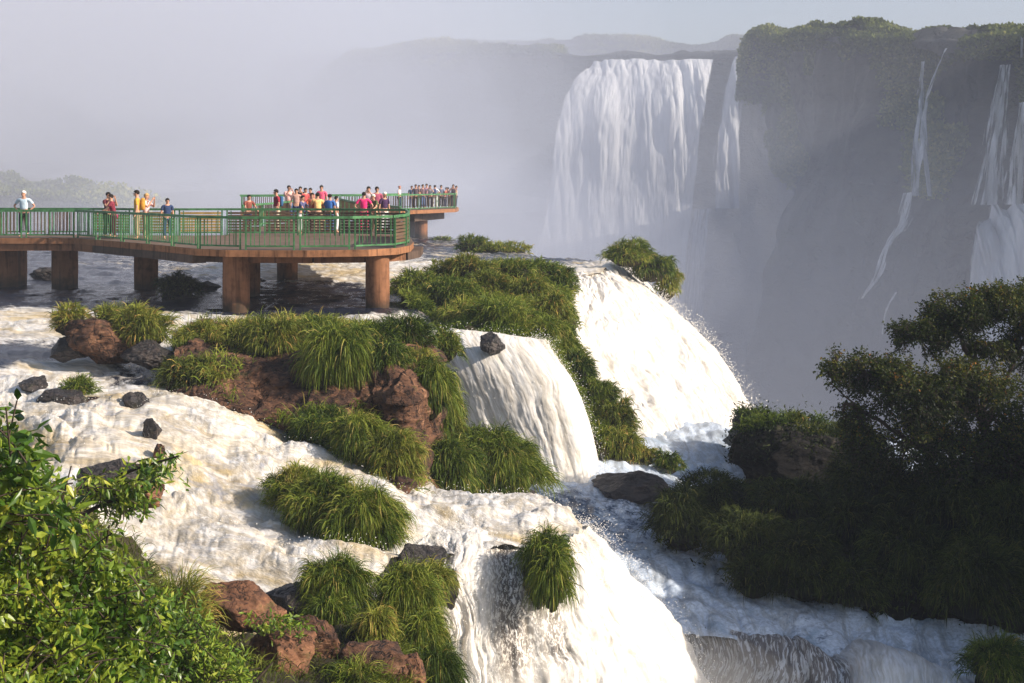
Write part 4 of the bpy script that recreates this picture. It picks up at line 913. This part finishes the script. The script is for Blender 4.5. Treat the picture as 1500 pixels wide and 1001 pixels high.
def deck(poly, z=ZD, t=.22, name='deck', edge='edge', lower=True):
    p = np.array(poly); n = len(p); V = [(*q, z) for q in p]+[(*q, z-t) for q in p]
    V = np.array(V)-wl
    import mathutils
    tri = mathutils.geometry.tessellate_polygon([[mathutils.Vector((*q, 0)) for q in p]])
    top = [t_ for t_ in tri]; Fc = [tuple(t_) for t_ in top]+[tuple(i+n for i in reversed(t_)) for t_ in top]
    sd = [(i, i+n, (i+1)%n+n, (i+1)%n) for i in range(n)]
    o = mk(name, V, [np.array(Fc), np.array(sd)], [M['deckm'], M[edge]], W0, False, None, None, [0]*len(Fc)+[1]*len(sd)); return o
def X(px, d): return (px-750)/F*d
front = [(X(-120,47.4),47.4),(X(110,47.2),47.2),(X(140,46),46),(X(215,43.2),43.2),(X(288,40.4),40.4),(X(330,39.8),39.8),(X(450,39.6),39.6),(X(540,40.0),40.0),(X(582,40.9),40.9),(X(601,42.3),42.3),(X(606,44.5),44.5)]
backr = [(X(600,48.3),48.3),(X(470,49.3),49.3),(X(330,49.4),49.4),(X(282,49.2),49.2),(X(200,49.4),49.4),(X(135,50.0),50.0),(X(-120,50.2),50.2)]
deck(front+backr)
# edge beam under the front rim
for a, b in zip(front[:-1], front[1:]):
    of = .35 if a[1] > 40.5 and a[0] < -10 else 1.3
    m = MB(); m.bar(wp((*a, ZD-.36)) + [0,of,0], wp((*b, ZD-.36)) + [0,of,0], .5, .26); m.build('beam', M['conc'] if a[1] > 47 or a[1] < 40.3 else M['concd'], W0)  # turned stretches get darker concrete, their shade put into the colour
back_deck = [(X(330,49.7),49.7),(X(600,49.0),49.0),(X(590,52),52),(X(560,56),56),(X(520,62),62),(X(500,70),70),(X(500,79),79),(X(470,80),80),(X(440,70),70),(X(420,62),62),(X(352,55),55)]
deck(back_deck, ZD-.01)
far_deck = [(X(352,78),78),(X(480,79.4),79.4),(X(560,80.5),80.5),(X(626,84.5),84.5),(X(668,87.2),87.2),(X(672,90),90),(X(655,92),92),(X(600,88.5),88.5),(X(540,84),84),(X(352,82),82)]
deck(far_deck, ZD, .25, edge='edge')
m = MB(); m.bar(wp((X(596,84.5),84.5,ZD-.55)), wp((X(640,88.5),88.5,ZD-.5)), 1.2, .5); m.build('beam', M['concd'], W0)
def panel(a, b, infill, h=1.04, z=ZD, post=.05):
    a = np.array(a); b = np.array(b); L = np.linalg.norm(b-a); u = (b-a)/L
    root = None; m = MB()
    pt = lambda s, zz: wp((*(a+u*s), zz))
    g = .10
    for s in (g, L-g):
        m.bar(pt(s, z-.06), pt(s, z+h), post, post)
    if infill != 'far':
        for s in (g+.16, L-g-.16): m.bar(pt(s, z+.1), pt(s, z+h-.06), post*.7, post*.7)
    m.bar(pt(-.02, z+h), pt(L+.02, z+h), .075, .085)
    m.bar(pt(g, z+.12), pt(L-g, z+.12), .05, .055)
    o = m.build('railing_panel', M['steel'], W0)
    m = MB()
    if infill == 'pick':
        for s in np.arange(g+.3, L-g-.2, .14): m.bar(pt(s, z+.14), pt(s, z+h-.05), .03, .03)
        mm = M['slat_d']
    elif infill == 'far':
        for s in np.arange(g+.15, L-g-.1, .26): m.bar(pt(s, z+.14), pt(s, z+h-.05), .045, .045)
        mm = M['slat_d']
    elif infill == 'open':
        for s in np.arange(g+.28, L-g-.24, .17): m.bar(pt(s, z+.14), pt(s, z+h-.05), .022, .022)
        mm = M['steel']
    else:
        for zz in np.arange(z+.2, z+h-.08, .115): m.bar(pt(g+.04, zz), pt(L-g-.04, zz), .03, .085)
        mm = M['slat'] if infill == 'slat' else M['slat_d']
    i = m.build('infill', mm, o)
def rail(path, infill, step=1.75, inset=.12):
    p = np.array(path); seg = np.linalg.norm(np.diff(p, axis=0), axis=1); cum = np.concatenate([[0], np.cumsum(seg)])
    n = max(1, round(cum[-1]/step)); s = np.linspace(0, cum[-1], n+1)
    q = np.stack([np.interp(s, cum, p[:,0]), np.interp(s, cum, p[:,1])], 1)
    for a, b in zip(q[:-1], q[1:]): panel(a, b, infill)
ins = lambda L, dx, dy: [(x+dx, y+dy) for x, y in L]
rail(ins(front[:2], 0, .12), 'pick', 1.9)
rail(ins(front[1:3], .02, .12), 'open', 1.6)
rail(ins(front[2:5], .05, .14), 'open', 1.75)
rail(ins(front[4:9], 0, .14), 'open', 1.75)
rail([(x-.14, y) for x, y in front[8:]]+[(backr[0][0]-.14, backr[0][1]-.1)], 'slatd', 1.6)
rail(ins(backr[:3], 0, -.12), 'slatd', 1.55)
rail(ins(backr[2:6], 0, -.12), 'slat', 1.75)
rail(ins(backr[5:], 0, -.12), 'pick', 1.9)
rail([(x-.1, y) for x, y in back_deck[2:7]], 'far', 2.6)
rail([(x+.1, y) for x, y in back_deck[7:]], 'far', 2.8)
rail(ins(far_deck[:3], 0, .1), 'far', 2.4)
rail(ins(far_deck[2:5], -.1, .1), 'far', 2.2)
rail(ins(far_deck[4:7], -.1, 0), 'far', 2.0)
rail(ins(far_deck[6:], 0, -.1), 'far', 2.4)
def pillar(px, d, rpx, mat='conc', ztop=ZD-.23, zb=-5.6, n=28):
    r = rpx/F*d; c = np.array([X(px, d), d, 0]); m = MB()
    zz = np.linspace(zb, ztop, 12)
    m.tube([wp((c[0], c[1], z)) for z in zz], r*(1+.01*np.sin(zz*3)), n); o = m.build('pillar', M[mat], W0, True); return o
pillar(346,40.8,19.5); pillar(553,41.0,17.5); pillar(368,45.2,13); pillar(421,52.6,15); pillar(214,48.4,17,'conc'); pillar(95,49.2,18.5,'conc'); pillar(12,49.6,26,'conc')
pillar(617,86.8,9.5,'conc',ZD-.3,-30); pillar(605,89.5,9,'concd',ZD-.3,-30); pillar(470,66,12,'concd'); pillar(480,81,10,'conc',ZD-.26,-12); pillar(-90,49,22)
# ================================================================ people
def skin(name, joints, edges, sub=2, mat=None, parent=None):
    me = bpy.data.meshes.new(name+'_tmp'); me.from_pydata([j[:3] for j in joints], edges, []); o = bpy.data.objects.new(name+'_tmp', me); COL.objects.link(o)
    mo = o.modifiers.new('s', 'SKIN'); mo.use_smooth_shade = True
    sv = me.skin_vertices[0].data
    for i, j in enumerate(joints):
        r = j[3]; sv[i].radius = (r, r) if not isinstance(r, tuple) else r; sv[i].use_root = (i == 0)
    su = o.modifiers.new('u', 'SUBSURF'); su.levels = sub; su.render_levels = sub
    dg = bpy.context.evaluated_depsgraph_get(); dg.update(); nm = bpy.data.meshes.new_from_object(o.evaluated_get(dg)); nm.name = name
    bpy.data.objects.remove(o); nm.materials.clear(); nm.materials.append(mat); 
    r = bpy.data.objects.new(name, nm); COL.objects.link(r); r.parent = parent; return r
M['skin'] = solid('warm_skin', (.5,.27,.18), .6, .1, 20)
CLOTH = {}
def cloth(c):
    k = tuple(c)
    if k not in CLOTH: CLOTH[k] = solid('cloth_%s' % '_'.join('%02d' % int(x*99) for x in k), c, .85, .2, 9, .1)
    return CLOTH[k]
def human(pose):
    root = empty('person'); H = 1.72
    # arms per pose: elbow, wrist (x out, y forward = -y faces the camera side)
    arms = {'stand': ((.25,.02,1.12),(.27,-.05,.88)), 'hips': ((.40,.06,1.16),(.22,-.03,.99)), 'lean': ((.27,-.18,1.16),(.22,-.40,1.06)), 'camera': ((.27,-.20,1.22),(.09,-.30,1.50)), 'point': ((.40,-.16,1.40),(.58,-.34,1.52))}
    el, wr = arms[pose]; l2 = {'point': arms['stand'], 'lean': arms['lean']}.get(pose, arms[pose])
    ty = -.10 if pose == 'lean' else 0
    J = [(0,0,.96,(.15,.10)),(0,ty*.4,1.12,(.13,.095)),(0,ty*.8,1.30,(.16,.11)),(0,ty,1.43,(.11,.08)),(0,ty-.01,1.51,.052),(0,ty-.03,1.58,(.07,.085)),(0,ty-.03,1.65,(.078,.092)),(0,ty-.02,1.71,(.05,.06))]
    E = [(0,1),(1,2),(2,3),(3,4),(4,5),(5,6),(6,7)]
    def chain(st, pts):
        p = st
        for q in pts: J.append(q); E.append((p, len(J)-1)); p = len(J)-1
        return p
    for sgn, (e_, w_) in ((1, (el, wr)), (-1, l2)):
        sh = (sgn*.19, ty, 1.41, .055); e2 = (sgn*e_[0], e_[1]+ty, e_[2], .04); w2 = (sgn*w_[0], w_[1]+ty, w_[2], .027)
        dv = np.array(w2[:3])-np.array(e2[:3]); dv /= np.linalg.norm(dv)
        palm = np.array(w2[:3])+dv*.055
        p = chain(3, [sh, e2, w2, (*palm, (.036,.018))])
        side = np.cross(dv, [0,1,.01]); side /= np.linalg.norm(side)
        for f_, ln in ((-1.5,.065),(-.5,.08),(.5,.075),(1.5,.055)):
            a_ = palm+dv*.03+side*f_*.019; b_ = a_+dv*ln*.55+np.array([0,-.004,0]); c_ = b_+dv*ln*.4+np.array([0,-.016,-.004])
            chain(p, [(*a_, .009), (*b_, .0085), (*c_, .007)])
        a_ = palm-dv*.02+side*.035; chain(p, [(*a_, .010), (*(a_+dv*.03+side*.02), .008)])
        chain(0, [(sgn*.10,0,.88,.088),(sgn*.115,-.02,.50,.058),(sgn*.125,.02,.10,.042),(sgn*.13,-.05,.04,(.04,.035)),(sgn*.135,-.15,.025,(.04,.022))])
    body = skin('body', J, E, 1, M['skin'], root)
    # face: brow, nose, chin, ears
    V0, F0 = ICO[1]
    def blob(name, parts, mat):
        V = []; Fc = []; k = 0
        for c, s in parts: V.append(V0*np.array(s)+np.array(c)+[0,ty-.03,0]); Fc.append(F0+k); k += len(V0)
        return mk(name, np.concatenate(V), np.concatenate(Fc), mat, root, True)
    blob('face', [((0,-.10,1.615),(.014,.02,.022)),((0,-.085,1.555),(.03,.02,.016)),((.078,0,1.62),(.012,.02,.03)),((-.078,0,1.62),(.012,.02,.03))], M['skin'])
    for c_ in ((.03,-.093,1.635),(-.03,-.093,1.635)): blob('eye', [(c_,(.011,.007,.007))], cloth((.03,.015,.012)))
    blob('mouth', [((0,-.097,1.58),(.022,.006,.006))], cloth((.25,.06,.05)))
    sh = [(0,.0,1.0,(.165,.12)),(0,ty*.4,1.12,(.155,.115)),(0,ty*.8,1.30,(.185,.13)),(0,ty,1.43,(.13,.098)),(0,ty,1.475,(.07,.065))]
    se = [(0,1),(1,2),(2,3),(3,4)]
    for sgn, (e_, w_) in ((1, (el, wr)), (-1, l2)):
        a = (sgn*.20, ty, 1.41, .072); m_ = tuple(np.array((sgn*.19, ty, 1.41))*.3+np.array((sgn*e_[0], e_[1]+ty, e_[2]))*.7)+(.062,)
        sh += [a, m_]; k = len(sh); se += [(3, k-2), (k-2, k-1)]
    skin('shirt', sh, se, 2, cloth((.5,.5,.5)), root)
    tr = [(0,0,1.0,(.16,.115)),(.10,0,.86,.105),(.117,-.02,.50,.078),(.127,.02,.12,.07),(-.10,0,.86,.105),(-.117,-.02,.50,.078),(-.127,.02,.12,.07)]
    skin('trousers', tr, [(0,1),(1,2),(2,3),(0,4),(4,5),(5,6)], 2, cloth((.1,.1,.14)), root)
    V1, F1 = ICO[2]; v = V1*np.array([.092,.108,.10]); v[:, 2] = np.where(v[:, 1] < -.03, np.maximum(v[:, 2], .018), np.maximum(v[:, 2], -.06)); v *= (1+.04*fbm(V1[:,0]*5, V1[:,1]*5, V1[:,2]*5, 2, 3))[:, None]
    mk('hair', v+[0, ty-.02, 1.665], F1, cloth((.02,.015,.012)), root, True)
    return root
protos = {}
def person(px, hy, d, pose, shirt, trou, label, group, face=0, hair=(.02,.015,.012)):
    if pose not in protos: protos[pose] = human(pose); r = protos[pose]
    else: r = copy_tree(protos[pose])
    h = min(1.88, max(1.5, 2.45-(hy-HOR)*d/F)); s = h/1.765
    r.location = (X(px, d), d, ZD-.005*s); r.scale = (s, s, s); r.rotation_euler = (0, 0, rad(face))
    for ch in r.children:
        k = ch.name.split('.')[0]; c = {'shirt': shirt, 'trousers': trou, 'hair': hair}.get(k)
        if c is not None:
            ch.material_slots[0].link = 'OBJECT'; ch.material_slots[0].material = cloth(c)
    tag(r, label, 'person', group)
    return r
g1, g2, g3 = 'visitors on the near walkway', 'visitors crowded behind the platform', 'visitors on the far platform'
blk, nav, khk, wht, jean = (.02,.02,.025), (.03,.05,.12), (.3,.24,.15), (.7,.7,.7), (.08,.13,.25)
def backpack(r, c):
    V, Fc = ICO[2]; v = np.sign(V)*np.abs(V)**.6*np.array([.15,.08,.22])+np.array([0,.19,1.26]); mk('backpack', v, Fc, cloth(c), r, True)
P_ = [(35,279,48.6,'hips',(.5,.62,.72),blk,'person in pale blue shirt and dark shorts with hands on hips, alone at the left',g1,0,(.75,.7,.65)),
 (158,281,47.4,'camera',(.12,.03,.04),blk,'person in dark top raising both arms, left of the woman in maroon',g1,60),
 (167,284,46.8,'lean',(.2,.03,.05),(.3,.05,.1),'person in maroon top leaning close to the one with raised arms',g1,-70),
 (201,278,46.2,'stand',(.62,.33,.05),khk,'tall person in ochre yellow jacket on the walkway',g1,-80),
 (214,283,46.8,'camera',(.75,.5,.5),khk,'person in pale pink shirt beside the one in ochre',g1,80,(.5,.3,.12)),
 (245,290,46.6,'stand',nav,nav,'small long haired person in navy blue at the rail',g1,30),
 (363,285,51.5,'lean',(.25,.08,.06),nav,'person in brown top leaning on the rail at the left of the crowd',g2,40),
 (405,277,52.5,'stand',(.3,.03,.05),(.5,.45,.35),'dark haired person in deep red vest standing apart from the crowd',g2,-60),
 (423,271,63,'camera',(.75,.45,.42),jean,'person in pale pink at the left end of the crowd',g2,30),
 (434,276,60,'stand',(.5,.3,.25),nav,'person in tan top in the crowd beside the pale pink one',g2,10),
 (440,273,66,'camera',blk,blk,'person in black top at the back of the crowd',g2,0),
 (447,275,62,'stand',(.45,.08,.08),nav,'person in brick red shirt in the middle of the crowd',g2,50),
 (455,275,65,'stand',(.7,.2,.22),blk,'person in rose shirt in the middle of the crowd',g2,-30),
 (440,286,51,'lean',(.1,.1,.2),wht,'person in dark blue top bending over the rail before the crowd',g2,70),
 (458,282,51.6,'lean',(.45,.1,.05),blk,'person in rust red shirt bending at the rail',g2,0),
 (466,282,51.0,'lean',(.8,.5,.2),khk,'person in light orange shirt seen from behind at the rail',g2,200),
 (471,270,64,'stand',(.8,.12,.22),blk,'tall person in bright coral pink shirt at the back of the crowd',g2,0),
 (483,284,51.2,'stand',(.05,.14,.4),jean,'person in royal blue top right of the orange shirt',g2,170),
 (492,287,51.6,'stand',(.8,.8,.82),wht,'person in white shirt at the right of the blue top',g2,120),
 (533,281,51.4,'hips',(.85,.04,.2),(.6,.05,.15),'person in hot pink shirt with hands on hips',g2,180),
 (540,270,58,'camera',(.75,.6,.65),blk,'person in pale lilac top behind the hot pink one',g2,0),
 (552,271,57,'stand',(.35,.08,.14),blk,'person in plum shirt behind the white caps',g2,20),
 (549,284,52,'lean',(.1,.12,.05),khk,'person in olive top and pale cap near the hot pink one',g2,-30,(.7,.75,.6)),
 (563,281,52.2,'stand',(.06,.03,.08),wht,'person in near black top and white cap at the right of the crowd',g2,40,(.8,.75,.7)),
 (585,272,84,'stand',(.75,.65,.65),nav,'person in whitish shirt walking alone towards the far platform',g3,80,(.4,.15,.1)),
 (603,272,86.5,'stand',(.08,.12,.2),nav,'person in slate blue at the left of the far platform',g3,20),
 (609,270,86,'stand',(.1,.08,.1),blk,'person in black top on the far platform left of the two in white',g3,10),
 (614,271,87.4,'camera',(.7,.5,.5),nav,'person in pale rose shirt on the far platform',g3,-10),
 (619,270,86.6,'stand',(.15,.1,.12),jean,'person in charcoal top on the far platform',g3,60),
 (625,269,88,'stand',(.5,.3,.4),nav,'person in mauve top at the middle of the far platform',g3,0),
 (630,271,86.9,'camera',(.3,.3,.35),blk,'person in grey top right of the mauve one on the far platform',g3,0),
 (637,271,87.1,'hips',(.85,.85,.86),(.75,.72,.7),'person all in white on the far platform',g3,180),
 (646,271,88.4,'stand',(.12,.14,.2),blk,'person in dark blue top right of the one all in white',g3,30),
 (652,275,88.6,'lean',(.65,.2,.15),nav,'person in coral red top at the right of the far platform',g3,60),
 (658,275,88.9,'lean',(.6,.35,.3),khk,'person in peach top beside the coral red one',g3,-60),
 (664,270,88.6,'camera',(.12,.08,.1),blk,'person in dark brown top near the tip of the far platform',g3,0),
 (668,272,89.4,'stand',(.55,.4,.3),nav,'person in sand coloured top at the very tip of the far platform',g3,90)]
PP = [person(*p) for p in P_]
for i, c in ((7,(.04,.12,.25)), (14,(.1,.02,.02)), (17,(.03,.1,.3)), (3,(.5,.25,.04)), (27,(.1,.1,.12)), (31,(.08,.1,.2))): backpack(PP[i], c)
# ================================================================ air
def vol(name, col, dens, aniso=-.3):
    m, nt = newmat(name); v = nt.nodes.new('ShaderNodeVolumePrincipled'); o = nt.nodes.new('ShaderNodeOutputMaterial')
    v.inputs['Color'].default_value = (*col, 1); v.inputs['Density'].default_value = dens; v.inputs['Anisotropy'].default_value = aniso
    nt.links.new(v.outputs[0], o.inputs['Volume']); m.cycles.homogeneous_volume = True; return m
m = MB(); m.box((0, 540, -4), (1400, 1100, 118)); tag(m.build('haze', vol('haze_air', (.72,.8,.97), .0006)), 'thin haze filling the air over the river and gorge', kind='stuff')
def mist(c, r, dens, label, col=(.79,.84,1.0)):
    V, Fc = ICO[4]; o = mk('mist', V*np.array(r), Fc, vol('mist_air', col, dens), None, True); o.location = c; tag(o, label, kind='stuff')
def soft(c, r, dens, label, ks=(.5,.66,.8,.93,1.05,1.17,1.3)):
    for i, k in enumerate(ks): mist(c, tuple(x*k for x in r), dens/len(ks), ('heart', 'inmost layer', 'inner layer', 'middle layer', 'outer layer', 'edge', 'fringe')[i]+' of '+label)
soft((-95,185,-12), (85,88,60), .014, 'the drifting mist filling the gorge at the left')
soft((-122,235,0), (118,120,105), .013, 'the wide faint mist over the gorge at the left')
soft((40,330,20), (300,190,120), .0032, 'the high vapour hanging above the far falls', (.5,.68,.85,1.0))
soft((-20,205,-55), (45,40,40), .006, 'the mist in front of the great pale curtain fall')
soft((0,185,-55), (110,80,62), .006, 'the thin mist hanging over the gorge floor')
soft((34,112,-52), (66,42,56), .012, 'the mist below the dark wall at the right')
soft((-13,97,-8), (24,12,9), .055, 'the mist drifting around the far platform')
sp = (.97,.95,.93)
def soft2(c, r, dens, label):
    for i, k in enumerate((.45,.8,1.15,1.5)): mist(c, tuple(x*k for x in r), dens/4, ('heart', 'inner part', 'outer part', 'fringe')[i]+' of '+label, sp)
soft2(tuple(P(985,1045,21.5)), (1.7,1.2,.9), .18, 'the spray cloud at the foot of the front cascade')
soft2(tuple(P(880,725,34.4)), (1.8,1.2,.6), .28, 'the spray cloud at the foot of the middle waterfall')
soft2(tuple(P(1035,700,39.5)), (2.6,2.0,1.5), .15, 'the spray cloud at the foot of the broad waterfall')
# ================================================================ light
AZ, EL = rad(15), rad(29)      # sun to the right and a little behind the viewer
sd = np.array([math.cos(AZ)*math.cos(EL), -math.sin(AZ)*math.cos(EL), math.sin(EL)])
import mathutils
L = bpy.data.lights.new('sun', 'SUN'); L.energy = 5.0; L.angle = rad(.5); L.color = (1, .89, .76)
lo = bpy.data.objects.new('sun', L); COL.objects.link(lo); lo.rotation_euler = mathutils.Vector(sd).to_track_quat('Z', 'Y').to_euler()
w = bpy.data.worlds.new('World'); SC.world = w; w.use_nodes = True; nt = w.node_tree; nt.nodes.clear()
sk = nt.nodes.new('ShaderNodeTexSky'); sk.sky_type = 'NISHITA'; sk.sun_disc = False; sk.sun_elevation = EL
sk.sun_rotation = math.atan2(sd[0], sd[1]); sk.dust_density = 2.5; sk.air_density = 1.1; sk.altitude = 200
bg = nt.nodes.new('ShaderNodeBackground'); bg.inputs[1].default_value = .095; ow = nt.nodes.new('ShaderNodeOutputWorld')
nt.links.new(sk.outputs[0], bg.inputs[0]); nt.links.new(bg.outputs[0], ow.inputs[0])
# ================================================================ camera
cam = bpy.data.cameras.new('camera'); cam.sensor_width = 36; cam.lens = 36*F/1500; cam.shift_y = -(500.5-HOR)/1500; cam.clip_end = 5000; cam.clip_start = .1
co = bpy.data.objects.new('camera', cam); COL.objects.link(co); co.rotation_euler = (math.pi/2, 0, 0); SC.camera = co
SC.view_settings.view_transform = 'Standard'; SC.view_settings.look = 'None'; SC.view_settings.gamma = 1; SC.view_settings.exposure = 0.62
SC.cycles.volume_bounces = 1; SC.cycles.max_bounces = 6; SC.cycles.transparent_max_bounces = 16
